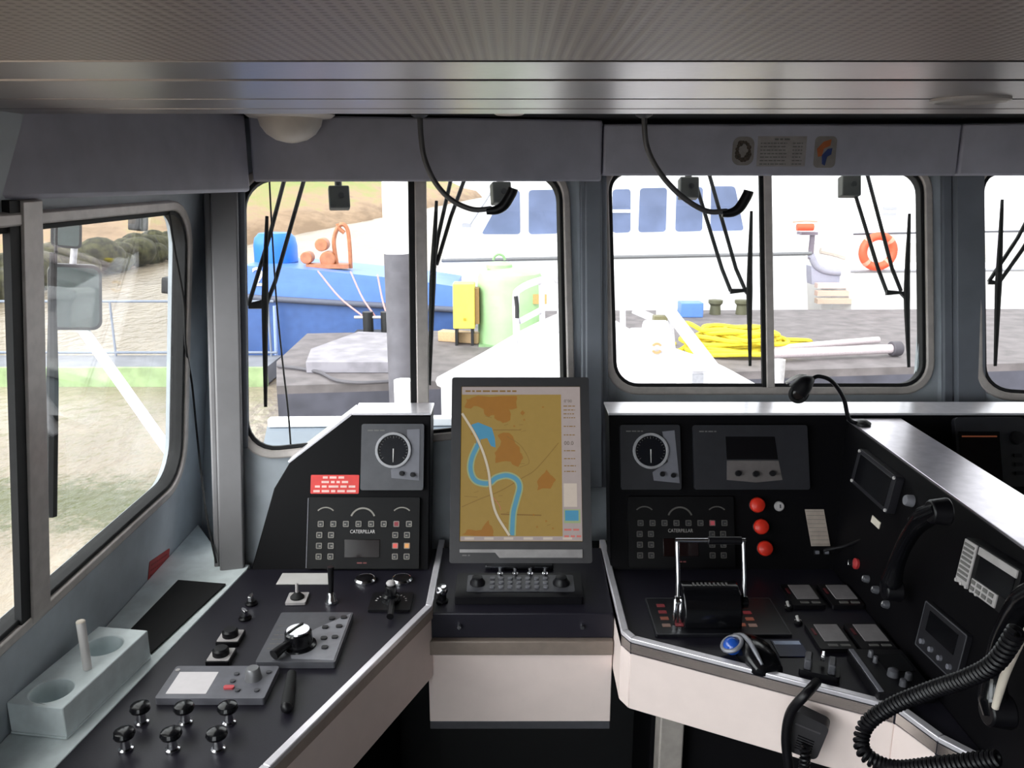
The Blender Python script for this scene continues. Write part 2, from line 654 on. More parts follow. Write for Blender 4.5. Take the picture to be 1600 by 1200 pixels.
px_, py_ = cellpos('X', 0.009), cellpos('Y', 0.009)
d2 = mth('SQRT', mth('ADD', mth('MULTIPLY', px_, px_), mth('MULTIPLY', py_, py_)))
dot = N.new('ShaderNodeMapRange')
dot.inputs['From Min'].default_value = 0.20
dot.inputs['From Max'].default_value = 0.34
L.new(d2, dot.inputs['Value'])
mx = N.new('ShaderNodeMix')
mx.data_type = 'RGBA'
mx.inputs['A'].default_value = (*srgb('#776966'), 1)
mx.inputs['B'].default_value = (*srgb('#9d8d88'), 1)
L.new(dot.outputs[0], mx.inputs['Factor'])
L.new(mx.outputs['Result'], b.inputs['Base Color'])
b.inputs['Roughness'].default_value = 0.5
b.inputs['Metallic'].default_value = 0.2
rb = mth('ABSOLUTE', px_)
bp = N.new('ShaderNodeBump')
bp.inputs['Strength'].default_value = 0.25
bp.inputs['Distance'].default_value = 0.002
L.new(rb, bp.inputs['Height'])
L.new(bp.outputs['Normal'], b.inputs['Normal'])
struct(M().box(1.2, -0.475, DROP + 0.02, 4.0, 2.45, 0.04).build('ceiling', cm, None, 0.004))
struct(M().box(1.21, 0.37, CEIL + 0.045, 4.04, 4.2, 0.09).build('ceiling_backing', mat('dark_void_board', '#0c0c0e', 0.9)))  # near black colour stands in for the unlit void above the planks
ys = [(0.754, 0.888), (0.900, 1.104), (1.111, 1.26), (1.265, 1.365)]
tl = math.radians(-0.35)
for i, (y0, y1) in enumerate(ys):
    o = struct(M().box(0.1, 0, 0, 4.0, y1 - y0, 0.03).build('trim_%d' % (i + 1), STEEL, None, 0.004))
    o.location = (1.1, (y0 + y1) / 2 + 0.0, DROP + 0.015)

# ------------------------------------------------ header boxes above the windows
struct(M().prism([(-0.755, -1.66), (-0.835, 1.05), (-0.62, 2.028), (-0.76, 2.10), (-0.93, 1.05), (-0.86, -1.66)], 1.715, CEIL - 0.002).build('trim_5', HEAD, None, 0.008))
struct(M().prism([(-0.616, 2.035), (0.233, 2.235), (0.233, 2.40), (-0.616, 2.20)], 1.738, CEIL - 0.004).build('trim_6', HEAD, None, 0.006))
struct(M().prism([(0.237, 2.236), (1.158, 2.236), (1.158, 2.40), (0.237, 2.40)], 1.752, CEIL - 0.014).build('trim_7', HEAD, None, 0.006))
struct(M().prism([(1.162, 2.235), (2.6, 1.84), (2.6, 2.0), (1.162, 2.40)], 1.752, CEIL - 0.014).build('trim_8', HEAD, None, 0.006))

# ------------------------------------------------ columns between the windows (ribbed mouldings)


def column(idx, pl, pts, m=ALU):
    """pts: list of (pixel x at top y=290, pixel x at bottom y, y bottom, thickness) strips"""
    g = M()
    for (xt0, xt1, xb0, xb1, yb, c0, c1) in pts:
        a, b_ = pl.uv(xt0, 268), pl.uv(xt1, 268)
        c, d = pl.uv(xb1, yb), pl.uv(xb0, yb)
        g.extr([(*a, c0), (*b_, c0), (*c, c0), (*d, c0)], (0, 0, c1 - c0))
    return struct(g.build('trim_%d' % idx, m, None, 0.005, 40, pl.mat()))


COLM = mat('grey_column_lining', '#7c7a7c', 0.5, var=0.04, scale=10)
COLD = mat('dark_grey_column_lining', '#777b84', 0.5, var=0.05, scale=10)
column(9, F1, [(318, 330, 336, 346, 888, 0, 0.02), (330, 372, 346, 384, 888, 0, 0.045)], COLM)
column(10, F1, [(366, 383, 376, 389, 700, 0.0, 0.016)], COLD)
column(11, F2, [(905, 946, 908, 950, 760, 0, 0.03), (912, 938, 914, 940, 760, 0.03, 0.042)], COLD)
column(12, F2, [(1468, 1484, 1470, 1486, 640, 0, 0.016), (1484, 1526, 1486, 1528, 640, 0, 0.04)], COLD)

# ------------------------------------------------ things on the shell
# dome lamp at the header corner
t = thing('dome_lamp', 'white dome lamp under the ceiling above the port front window', 'ceiling lamp', atZ(474, 186, CEIL - 0.001) * 0 + V((-0.505, 1.985, CEIL - 0.001)))
DOME = mat('frosted_lamp_dome', '#e2d6cc', 0.4, var=0.02)
M().lathe([(0.10, 0), (0.10, -0.008), (0.092, -0.014), (0.075, -0.016)]).build('base_ring', DOME, t)
M().lathe([(0.072, -0.016), (0.068, -0.032), (0.055, -0.05), (0.035, -0.063), (0.012, -0.069), (0.001, -0.070)]).build('lamp_shade', DOME, t)
# two flush lamps further along the ceiling
p = atZ(796, 182, CEIL - 0.0)
t = thing('downlight', 'tiny pale round spot lamp at the ceiling edge between the two hanging gooseneck lamps', 'ceiling lamp', V((p.x, 1.99, CEIL)))
M().lathe([(0.038, 0.0), (0.038, -0.004), (0.030, -0.009), (0.001, -0.010)]).build('lens', DOME, t)
p = atZ(1516, 154, DROP)
t = thing('ceiling_lamp', 'wide flat chrome rimmed lamp let into the metal ceiling planks on the starboard side', 'ceiling lamp', V((p.x, p.y, DROP)))
M().lathe([(0.046, 0.0), (0.046, -0.003), (0.041, -0.005), (0.037, -0.002)]).build('rim', LGREY, t)
M().lathe([(0.036, 0.0), (0.036, -0.002), (0.001, -0.003)]).build('lens', mat('pale_lamp_lens', '#9a9490', 0.5), t)

# hanging gooseneck lamps
for nm, pts, lab in (
        ('gooseneck_lamp', [(656, 182), (658, 215), (664, 250), (680, 285), (705, 312), (738, 327), (768, 326)],
         'grey gooseneck lamp curling from the ceiling in front of the port front window'),
        ('gooseneck_lamp', [(1006, 182), (1009, 220), (1020, 252), (1043, 285), (1072, 312), (1105, 330), (1136, 330)],
         'grey gooseneck lamp curling from the ceiling in front of the middle window')):
    Y0 = 2.03
    P = [atY(x, y, Y0 + 0.012 * i * 0) for i, (x, y) in enumerate(pts)]
    P[0].z = CEIL - 0.001
    t = thing(nm, lab, 'lamp', P[0], 'goosenecks on the ceiling')
    loc = [p_ - P[0] for p_ in P]
    M().lathe([(0.02, 0.0), (0.02, -0.006), (0.009, -0.012)]).build('base', DGREY, t)
    M().tube(loc, 0.0065, 12, 8).build('flexible_arm', mat('grey_gooseneck', '#5c5a5c', 0.45, 0.3), t)
    e = loc[-1]
    dx = 0.001
    k = [atY(pts[-1][0] + a, pts[-1][1] + b_, Y0) - P[0] for a, b_ in ((-8, 4), (8, 2), (20, -6), (31, -24), (34, -32))]
    M().tube(k, [0.0085, 0.011, 0.0125, 0.0125, 0.012], 14, 4).build('lamp_head', BLKPL, t)

# stickers on the header
PH = Plane((0.237, 2.236, 1.752), (1, 0, 0), (0, 0, 1))
for i, (q, nm, lab) in enumerate((([(1183, 213), (1259, 213), (1259, 260), (1183, 260)], 'notice_card', 'small pale printed table card on the grey header above the middle window'),)):
    cx, cy, w, h, r = PH.quad(q)
    t = thing(nm, lab, 'notice', PH.mat(cx, cy, 0.0012))
    M().box(0, 0, 0, w, h, 0.0012).build('card', mat('notice_card_paper', '#a49c9b', 0.6), t, 0.0)
    g = M()
    g.words(-0.02, 0.02, h * 0.40, 0.004, 0.001)
    for k in range(7):
        yy = h * 0.27 - k * h * 0.115
        g.words(-w * 0.44, w * 0.1, yy, 0.0026, 0.001)
        g.words(w * 0.22, w * 0.42, yy, 0.0026, 0.001)
    g.build('print', INKG, t)
ring_ = PH.uv(1161, 236)
t = thing('round_sticker', 'small brown speckled sticker on the header beside the printed card', 'sticker', PH.mat(ring_[0], ring_[1], 0.0012))
M().prism(rrect(0, 0, 0.056, 0.072, 0.02), -0.0005, 0.0005).build('backing', mat('sticker_backing', '#8f8885', 0.6), t)
g = M()
for k in range(15):
    a = 2 * PI * k / 15
    g.prism(circ(math.cos(a) * 0.016, math.sin(a) * 0.022, random.uniform(0.004, 0.0085), 10), 0.0005, 0.0008 + k * 0.00002)
g.build('pattern', mat('sticker_brown_print', '#4f4239', 0.6, var=0.3, scale=200), t)
cx, cy, w, h, r = PH.quad([(1272, 213), (1306, 213), (1306, 262), (1272, 262)])
t = thing('bright_sticker', 'small orange and blue abstract sticker on the header beside the printed card', 'sticker', PH.mat(cx, cy, 0.0012))
M().prism(rrect(0, 0, w, h, 0.012), -0.0005, 0.0005).build('backing', mat('sticker_backing', '#8f8885', 0.6), t)
M().prism([(-0.018, -0.012), (-0.022, 0.008), (-0.006, 0.026), (0.014, 0.032), (0.012, 0.016), (-0.004, 0.008), (-0.008, -0.01)], 0.0005, 0.0008).build('orange_print', mat('orange_print', '#b8663a', 0.6), t)
M().prism([(-0.006, -0.03), (-0.008, -0.008), (0.006, 0.008), (0.018, 0.010), (0.016, -0.006), (0.006, -0.012), (0.002, -0.034)], 0.0005, 0.0009).build('blue_print', mat('blue_print', '#32437c', 0.6), t)

# red sticker on the port wall
cx, cy, w, h, r = SW.quad([(219, 884), (270, 850), (273, 880), (224, 917)])
t = thing('warning_sticker', 'dull red warning sticker on the port wall under the side window', 'sticker', SW.mat(cx, cy, 0.0012, r))
M().prism(rrect(0, 0, 0.125, 0.05, 0.004), -0.0005, 0.0005).build('backing', REDDK, t)
g = M()
for k in range(3):
    g.words(-0.05, 0.05, 0.013 - k * 0.013, 0.004, 0.0007)
g.build('print', mat('dark_red_print', '#7d1c20', 0.6), t)

# loose cable down the corner beside the column
P = [SW.hit(x, y, 0.012) for x, y in ((264, 332), (272, 385), (287, 470), (290, 540), (300, 600), (308, 680))]
P += [atY(322, 800, 1.97), atY(338, 880, 1.9)]
tag(M().tube(P, 0.0028, 8, 6).build('cable', RUB), 'thin black cable hanging down the corner beside the side window', 'cable')
# ================================================================== CONSOLES
DZ = 0.80
DK = Plane((0, 0, DZ), (1, 0, 0), (0, 1, 0))
PN = Plane((0, 1.90, DZ), (1, 0, 0), (0, 0.14, 0.358))        # sloping instrument face
WG = Plane((0.80, 0, DZ), (0, -1, 0), (0.15, 0, 1.0))          # starboard wing face, looks to port
CN = Plane((0, 1.71, 0.785), (1, 0, 0), (0, 0.40, 0.030))      # centre unit top
ZT = DZ + 0.358
BK = V((0, 0.088, 0))


def slab(poly, z0, z1, name, m, parent, bevel=0.002):
    return M().prism(poly, z0, z1).build(name, m, parent, bevel)


# ------------------------------------------------ port console
t = thing('port_console', 'black helm console at the port side with a pale apron and an angular instrument back', 'console', (0, 0, 0))
dl = [(-0.795, 0.9), (-0.53, 0.9), (-0.413, 1.183), (-0.196, 1.71), (-0.196, 2.02), (-0.23, 2.02), (-0.66, 1.90)]
slab(dl, DZ - 0.03, DZ, 'desk_top', BLKDESK, t)
fp = [PN.hit(x, y) for x, y in ((673, 649), (550, 649), (452, 724), (428, 764), (392, 892), (670, 892))]
M().extr(fp, BK).build('instrument_back', BLK, t, 0.003)
# coaming caps along the top and the sloping shoulder
up = V((0, 0, 0.006))
c0 = [fp[0], fp[1], fp[1] + BK * 1.15, fp[0] + BK * 1.15]
M().hexa(c0, [p + up for p in c0]).build('coaming', TRIM, t, 0.001)
c1 = [fp[1], fp[2], fp[2] + BK, fp[1] + BK]
M().hexa(c1, [p + V((-0.004, 0, 0.005)) for p in c1]).build('shoulder_cap', TRIM, t, 0.001)
c2 = [fp[2], fp[3], fp[4], fp[4] + BK, fp[3] + BK, fp[2] + BK]


def edge(path, w=0.014, z0=DZ - 0.022, z1=DZ + 0.005, side=1):
    """offset polyline strip: returns polygon"""
    P = [V(p) for p in path]
    out = []
    for i, p in enumerate(P):
        a = (P[i] - P[i - 1]).normalized() if i else None
        b_ = (P[i + 1] - P[i]).normalized() if i < len(P) - 1 else None
        d = ((a or b_) + (b_ or a)).normalized()
        nrm = V((-d.y, d.x)) * side
        k = 1.0 / max(0.3, d.dot(a or b_))
        out.append(p + nrm * w * k)
    return [tuple(p) for p in P] + [tuple(p) for p in out[::-1]]


def strip3(path, z0, z1, w, side):
    poly = edge(path, w, side=side)
    n = len(path)
    g = M()
    for i in range(n - 1):
        q = [poly[i], poly[i + 1], poly[2 * n - 2 - i], poly[2 * n - 1 - i]]
        g.hexa([(*p, z0) for p in q], [(*p, z1) for p in q])
    return g


pe = [(-0.53, 0.9), (-0.413, 1.183), (-0.196, 1.71), (-0.196, 2.06)]
strip3(pe, DZ - 0.003, DZ + 0.008, 0.016, -1).build('edge_trim', TRIM, t, 0.002)
strip3(pe, DZ - 0.026, DZ - 0.003, 0.0155, -1).build('edge_band', BAND, t, 0.001)
strip3(pe, 0.625, DZ - 0.024, 0.012, -1).build('apron', APRON, t, 0.002)
M().prism([(-0.795, 0.9), (-0.60, 0.9), (-0.49, 1.2), (-0.30, 1.75), (-0.30, 1.93), (-0.66, 1.85)], 0.02, DZ - 0.03).build('pedestal', BLK, t)
# ledge between the console and the side wall
lg = [(-0.797, 0.9), (-0.662, 1.90), (-0.662, 1.93), (-0.72, 1.93), (-0.885, 2.18), (-0.885, 0.9)]
struct(slab(lg, DZ - 0.03, DZ - 0.001, 'windowsill_port', LEDGE, None))
ld = M()
q = [atZ(x, y, DZ) for x, y in ((196, 986), (236, 1023), (353, 914), (272, 908))]
ld.prism([(p.x + (0.01 if p.x < -0.8 else 0), p.y) for p in q], DZ + 0.0003, DZ + 0.004)
tag(ld.build('recess_shade_sheet', mat('recess_shade_black', '#0b0b0d', 0.85, bump=0.2, scale=400), None, 0.001), 'flat black sheet standing in for the dark recess in the pale ledge between the cup holder and the corner', 'mat')  # dark sheet painted in for the shade of a recess in the ledge

# ------------------------------------------------ starboard console with wing
t = thing('starboard_console', 'black starboard helm console with a bright apron and a long grey capped wing', 'console', (0, 0, 0))
se = [(0.234, 2.06), (0.234, 1.60), (0.250, 1.568), (0.704, 1.336), (0.738, 1.25), (0.784, 1.19)]
slab([(0.234, 2.02), (0.234, 1.60), (0.250, 1.568), (0.704, 1.336), (0.738, 1.25), (0.784, 1.19), (0.80, 1.19), (0.80, 1.90), (0.80, 2.02)], DZ - 0.03, DZ, 'desk_top', BLKDESK, t)
fr = [PN.hit(952, 649), PN.hit(1338, 649), PN.hit(1338, 895), PN.hit(960, 895)]
fr[1] = V((2.1, fr[1].y, fr[1].z))
fr[2] = V((2.1, fr[2].y, fr[2].z))
fr[0].x, fr[3].x = 0.246, 0.246
M().extr(fr, BK).build('instrument_back', BLK, t, 0.003)
c0 = [fr[0], fr[1], fr[1] + BK * 1.25, fr[0] + BK * 1.25]
M().hexa(c0, [p + up for p in c0]).build('coaming', TRIM, t, 0.001)
strip3(se, DZ - 0.003, DZ + 0.008, 0.016, 1).build('edge_trim', TRIM, t, 0.002)
strip3(se, DZ - 0.026, DZ - 0.003, 0.0155, 1).build('edge_band', mat('lit_edge_band', '#dccbc2', 0.5, var=0.03), t, 0.001)  # same band as to port, paler here with the stronger light painted in
strip3(se[:-1], 0.64, DZ - 0.024, 0.012, 1).build('apron', APRON, t, 0.002)
wy0, wy1 = 0.55, 2.03
cs = [(0.785, 0.05), (0.80, 0.80), (0.8525, 1.148), (0.985, 1.148), (1.03, 0.80), (1.03, 0.05)]
M().extr([(x, wy0, z) for x, z in cs], (0, wy1 - wy0, 0)).build('wing', BLK, t, 0.003)
M().box((0.850 + 0.988) / 2, (wy0 + wy1) / 2, 1.151, 0.138, wy1 - wy0, 0.006).build('wing_cap', mat('grey_wing_cap', '#d6d0d8', 0.28, 0.9, var=0.05), t, 0.001)
M().prism([(0.33, 1.97), (0.33, 1.72), (0.74, 1.50), (0.784, 1.40), (0.784, 1.97)], 0.02, DZ - 0.03).build('pedestal', BLK, t)
M().box(0.362, 1.665, 0.315, 0.055, 0.06, 0.62).build('support_post', mat('grey_post', '#a39c96', 0.5), t, 0.004)
M().box(1.57, 1.62, DZ - 0.015, 1.07, 0.56, 0.03).build('outer_desk', BLKDESK, t)
M().box(1.6, 1.65, 0.4, 0.9, 0.5, 0.74).build('outer_pedestal', BLK, t)

# ------------------------------------------------ centre unit
t = thing('centre_console', 'low black centre console between the two helm consoles with a pale grey front', 'console', (0, 0, 0))
x0, x1 = -0.194, 0.232
M().extr([(x0, 1.712, 0.722), (x0, 1.712, 0.785), (x0, 2.01, 0.808), (x0, 2.01, 0.72)], (x1 - x0, 0, 0)).build('desk_top', BLKDESK, t, 0.003)
M().box((x0 + x1) / 2, 1.712, 0.703, x1 - x0, 0.026, 0.036).build('front_rail', mat('dark_taupe_rail', '#85786f', 0.45, var=0.04), t, 0.003)
M().box((x0 + x1) / 2, 1.725, 0.592, x1 - x0, 0.02, 0.184).build('apron', APRON, t, 0.002)
M().box((x0 + x1) / 2, 1.732, 0.489, x1 - x0, 0.03, 0.022).build('lower_rail', DGREY, t, 0.002)
for x in (-0.12, 0.16):
    M().cyl((x, 1.713, 0.755), (x, 1.700, 0.755), 0.0045, seg=14).build('pull_stud', CHROME, t)

# ================================================================== CHART MONITOR
cx = (814 - 800) / F
mb, mt = 1.95, 2.04
pb = CAM + ray(813, 880) * mb
pt_ = CAM + ray(812, 590) * mt
MP = Plane(pb, (1, 0, 0), pt_ - pb)
MW, MH = 0.3345, (pt_ - pb).length
t = thing('chart_monitor', 'grey upright monitor showing a yellow electronic river chart on the centre console', 'monitor', MP.mat(0.001, MH / 2))
SIL = mat('dark_silver_bezel', '#434244', 0.4, 0.3, var=0.03)
M().holed(rrect(0, 0, MW, MH, 0.006), [rrect(0.001, 0.0135, MW - 0.044, MH - 0.072, 0.002)], -0.02, 0.004).build('bezel', SIL, t, 0.002)
M().box(0, 0, -0.03, MW - 0.03, MH - 0.04, 0.028).build('back_shell', BLKPL, t, 0.008)
bar = M()
bar.prism([(-MW / 2 + 0.024, -MH / 2 + 0.024), (-0.06, -MH / 2 + 0.024), (-0.05, -MH / 2 + 0.012), (MW / 2 - 0.022, -MH / 2 + 0.012), (MW / 2 - 0.022, -MH / 2 + 0.032), (-MW / 2 + 0.024, -MH / 2 + 0.032)], 0.004, 0.007)
bar.build('lower_bezel_strip', mat('light_silver_strip', '#9a9696', 0.4, 0.3), t, 0.001)
M().words(-MW / 2 + 0.03, -MW / 2 + 0.05, -MH / 2 + 0.018, 0.003, 0.0042).build('print', INKG, t)
# the chart: flat patches of colour on the lit screen
sw_, sh_ = MW - 0.046, MH - 0.074
g = M()


def sc(px, py):
    """zoom-crop pixel (1200 crop of the monitor) to screen coordinates"""
    return ((px - 610) / 780 * sw_ + 0.001, (585 - py) / 970 * sh_ + 0.0135)


crn = random.Random(9)


def patch(pts, mi, k):
    g.mi = mi
    if mi == 1 and len(pts) > 4:          # ragged town outlines
        out = []
        for i, p in enumerate(pts):
            q = pts[(i + 1) % len(pts)]
            for f in (0, 0.33, 0.66):
                out.append((p[0] + (q[0] - p[0]) * f + crn.uniform(-9, 9), p[1] + (q[1] - p[1]) * f + crn.uniform(-9, 9)))
        pts = out
    g.sheet([sc(*p) for p in pts], 0.0012 + 0.00012 * k)


def stroke(pts, wd, mi, k):
    g.mi = mi
    P = [V((*sc(*p), 0)) for p in pts]
    P = smooth_path(P, 5)
    z = 0.0012 + 0.00012 * k
    l, r = [], []
    for i, p in enumerate(P):
        d = (P[min(i + 1, len(P) - 1)] - P[max(i - 1, 0)]).normalized()
        n = V((-d.y, d.x, 0)) * wd / 2
        l.append(p + n)
        r.append(p - n)
    for i in range(len(P) - 1):
        g.add([(q.x, q.y, z) for q in (r[i], r[i + 1], l[i + 1], l[i])], [(0, 1, 2, 3)])


sm = [lit('chart_land_ochre', '#8c733a'), lit('chart_town_brown', '#8a5e24'), lit('chart_water_blue', '#437f9c'), lit('chart_deep_blue', '#4d8399'),
      lit('chart_road_pale', '#b5ab98'), lit('chart_sidebar_grey', '#968b88'), lit('chart_ink', '#4b4034'), lit('chart_red', '#b0625c'), lit('chart_light_panel', '#b3a79c'), lit('chart_line_brown', '#75592b'),
      lit('chart_halo', '#87936f')]
g.mi = 0
g.box(0.001, 0.0135, -0.002, sw_, sh_, 0.006)
patch([(222, 100), (1000, 100), (1000, 150), (222, 150)], 5, 1)
patch([(875, 150), (1000, 150), (1000, 1060), (875, 1060)], 5, 1)
patch([(222, 1040), (1000, 1040), (1000, 1068), (222, 1068)], 5, 2)
patch([(250, 180), (320, 165), (580, 160), (585, 230), (540, 250), (545, 320), (470, 330), (430, 290), (380, 290), (370, 240), (300, 230), (240, 240)], 1, 2)
patch([(460, 400), (530, 395), (600, 490), (620, 560), (600, 610), (540, 580), (450, 580), (435, 530), (480, 470)], 1, 2)
patch([(780, 630), (835, 700), (800, 745), (710, 755), (725, 690)], 1, 2)
patch([(240, 1035), (280, 990), (350, 1000), (400, 940), (430, 1010), (440, 1035)], 1, 2)
patch([(605, 270), (620, 252), (638, 268), (622, 285)], 1, 2)
stroke([(855, 460), (760, 570), (690, 640), (620, 680), (480, 760), (350, 810), (230, 860)], 0.0016, 9, 3)
stroke([(430, 378), (610, 378)], 0.0018, 9, 3)
stroke([(480, 905), (740, 912)], 0.003, 9, 3)
stroke([(245, 795), (330, 800)], 0.001, 9, 3)
for a in range(26):                       # scattered contour ticks and small names
    x, y = crn.uniform(250, 820), crn.uniform(200, 1000)
    if crn.random() < 0.5:
        stroke([(x, y), (x + crn.uniform(15, 45), y + crn.uniform(-12, 12))], 0.0009, 9, 3)
    else:
        patch([(x, y), (x + 9, y - 4), (x + 13, y + 6), (x + 3, y + 9)], 1, 3)
stroke([(520, 420), (600, 470), (650, 540), (660, 590), (600, 615)], 0.0011, 9, 3)
stroke([(430, 800), (470, 850), (480, 880)], 0.0012, 7, 3)
riv = [(330, 470), (290, 560), (285, 640), (320, 700), (400, 715), (450, 680), (520, 665), (580, 690), (600, 740), (580, 820), (560, 900), (552, 1035)]
stroke(riv, 0.0175, 10, 4)
stroke(riv, 0.0105, 3, 5)
patch([(285, 345), (330, 330), (420, 365), (440, 430), (445, 490), (415, 480), (390, 430), (340, 440), (320, 400)], 2, 5)
stroke([(300, 345), (330, 440), (335, 480)], 0.010, 2, 6)
stroke([(224, 272), (300, 390), (360, 510), (400, 640), (415, 760), (450, 900), (535, 1035)], 0.0075, 9, 7)
stroke([(224, 272), (300, 390), (360, 510), (400, 640), (415, 760), (450, 900), (535, 1035)], 0.0058, 4, 8)
patch([(885, 715), (970, 715), (970, 860), (885, 860)], 8, 3)
patch([(885, 875), (990, 875), (990, 960), (885, 960)], 10, 3)
patch([(892, 882), (978, 882), (978, 945), (892, 945)], 2, 4)
for k in range(6):
    patch([(250 + 125 * k, 1046), (310 + 125 * k, 1046), (310 + 125 * k, 1060), (250 + 125 * k, 1060)], 8, 4)
g.mi = 6
a, b_ = sc(922, 463)
g.text('00.0', a, b_, 0.0135, 0.0017)
a, b_ = sc(920, 193)
g.text('0\u00b000', a, b_, 0.010, 0.0017)
g.mi = 9
for k, yy in enumerate((225, 250, 275, 300, 355, 410, 510, 560, 605, 640)):
    a, b_ = sc(890, yy)
    g.words(a, a + 0.028, b_, 0.0022, 0.0016)
a, b_ = sc(245, 128)
g.words(a, a + 0.13, b_, 0.004, 0.0016)
g.mi = 7
for yy in (1000, 1040):
    a, b_ = sc(885, yy)
    g.words(a, a + 0.04, b_, 0.0045, 0.0019)
g.build('screen', sm, t, 0, 0)
# foot of the monitor
ft = M()
inv = t.matrix_world.inverted()
foot = atZ(814, 889, 0.797)
fw = V((0.018, foot.y + 0.035, 0.8005))
s_ = M(inv)
s_.box(fw.x, fw.y, 0.8075, 0.17, 0.10, 0.012)
s_.build('foot', mat('dark_foot', '#2c2c30', 0.35, 0.4), t, 0.004)
s_ = M(inv)
s_.extr([(fw.x - 0.03, fw.y + 0.035, 0.81), (fw.x + 0.03, fw.y + 0.035, 0.81), (fw.x + 0.03, fw.y + 0.15, 1.03), (fw.x - 0.03, fw.y + 0.15, 1.03)], (0, 0.02, 0))
s_.build('neck', BLKPL, t, 0.003)
for dx in (-0.055, 0.055):
    M(inv).box(fw.x + dx, fw.y - 0.052, 0.8075, 0.035, 0.004, 0.006).build('chrome_tab', CHROME, t)

# ================================================================== CENTRE KEYBOARD PANEL
a, b_, w, h, r = CN.quad([(708, 903), (914, 903), (919, 950), (702, 950)])
t = thing('control_keypad', 'dark control keypad with a grey key field and chrome toggles under the monitor', 'keypad', CN.mat(a, b_, 0.0012))
w, h = 0.298, 0.105
M().prism(rrect(0, 0, w, h, 0.006), 0, 0.02).build('case', BLKPL, t, 0.003)
M().prism(rrect(0.004, 0.004, w - 0.045, h - 0.035, 0.004), 0.02, 0.0225).build('key_plate', DGREY, t, 0.001)
g = M()
for i in range(7):
    for j in range(3):
        g.prism(rrect(-0.063 + i * 0.021, 0.02 - j * 0.018, 0.011, 0.009, 0.003, 3), 0.0225, 0.027)
g.build('key', mat('grey_keys', '#6d6d73', 0.4), t, 0.0006)
for x, rr in ((-0.098, 0.018), (0.1, 0.020)):
    g = M()
    g.lathe([(rr, 0.0225), (rr, 0.026), (rr * 0.7, 0.034), (rr * 0.66, 0.04), (0.001, 0.041)], c=(x, 0.002, 0))
    g.build('dial', BLKPL, t)
for i in range(4):
    g = M()
    x = -0.045 + i * 0.036
    g.cyl((x, 0.040, 0.022), (x, 0.044, 0.040), 0.0035, 0.005, 12)
    g.cyl((x, 0.040, 0.022), (x, 0.040, 0.027), 0.007, seg=14)
    g.build('toggle', CHROME, t)
p = CN.uv(691, 940)
t = thing('push_button', 'chrome capped black push knob on the centre console beside the keypad', 'knob', CN.mat(p[0], p[1], 0.0008))
M().lathe([(0.014, 0), (0.014, 0.004), (0.010, 0.006), (0.010, 0.02), (0.011, 0.022)]).build('stem', BLKPL, t)
M().lathe([(0.0115, 0.022), (0.0135, 0.027), (0.0135, 0.036), (0.010, 0.041), (0.001, 0.042)]).build('cap', CHROME, t)
# ================================================================== INSTRUMENTS ON THE SLOPING FACES
GP = 0.0008
BTN = mat('dark_button', '#232326', 0.45)
BTNR = mat('button_outline', '#6b675e', 0.6, var=0.1)
BACKLIT = lit('backlit_outline', '#4a463e', 1.0)


def rudder_gauge(q, ring, knobs, plate, label, bright):
    cx, cy, w, h, r = PN.quad(q)
    t = thing('rudder_gauge', label, 'gauge', PN.mat(cx, cy, GP))
    body = DGREY if bright else mat('dim_grey_panel', '#26262b', 0.45)  # starboard twin in a darker grey, its shade painted into the housing
    M().prism(rrect(0, 0, w, h, 0.006), 0, 0.014).build('housing', body, t, 0.002)
    loc = lambda x, y: (lambda a: (a[0] - cx, a[1] - cy))(PN.uv(x, y))
    rx, ry = loc(*ring)
    M().prism([loc(*p) for p in plate][::-1], 0.014, 0.0150).build('light_plate', MGREY, t)
    M().ring(circ(rx, ry, 0.0455), circ(rx, ry, 0.0385), 0.0152, 0.020).build('dial_ring', mat('pale_dial_ring', '#a5a4a8', 0.4, 0.2), t, 0.001)
    M().prism(circ(rx, ry, 0.0385), 0.0152, 0.0165).build('dial_face', mat('dial_black', '#0f1118', 0.25), t)
    g = M()
    for k in range(21):
        a = -PI / 2 - 2.2 + 4.4 * k / 20 + PI
        L_ = 0.006 if k % 5 == 0 else 0.0035
        d = V((math.cos(a), math.sin(a)))
        n = V((-d.y, d.x))
        p0, p1 = V((rx, ry)) + d * 0.036, V((rx, ry)) + d * (0.036 - L_)
        s_ = n * 0.0005
        g.prism([tuple(p0 + s_), tuple(p1 + s_), tuple(p1 - s_), tuple(p0 - s_)], 0.0165, 0.0168)
    g.build('scale_marking', INKG, t)
    M().prism([(rx - 0.0014, ry + 0.004), (rx - 0.0006, ry - 0.03), (rx + 0.0006, ry - 0.03), (rx + 0.0014, ry + 0.004)], 0.0170, 0.0180).build('needle', INKW, t)
    for k in knobs:
        kx, ky = loc(*k)
        g = M()
        g.lathe([(0.0062, 0.0150), (0.0062, 0.021), (0.0055, 0.023), (0.001, 0.0232)], 18, (kx, ky, 0))
        g.build('knob', BLKPL, t)
    M().words(-w * 0.4, -w * 0.12, h * 0.40, 0.003, 0.0142).build('print', INKG, t)
    return t


rudder_gauge([(568, 663), (665, 663), (661, 766), (563, 766)], (616, 704), [(629, 740), (646, 742)],
             [(637, 672), (657, 671), (656, 751), (613, 747), (612, 734), (640, 720)],
             'grey square rudder gauge with a round dial on the port console back', True)
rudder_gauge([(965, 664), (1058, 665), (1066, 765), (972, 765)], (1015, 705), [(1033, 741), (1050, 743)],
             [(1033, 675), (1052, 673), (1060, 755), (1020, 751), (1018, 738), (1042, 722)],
             'dim grey square rudder gauge with a round dial on the starboard console back', False)


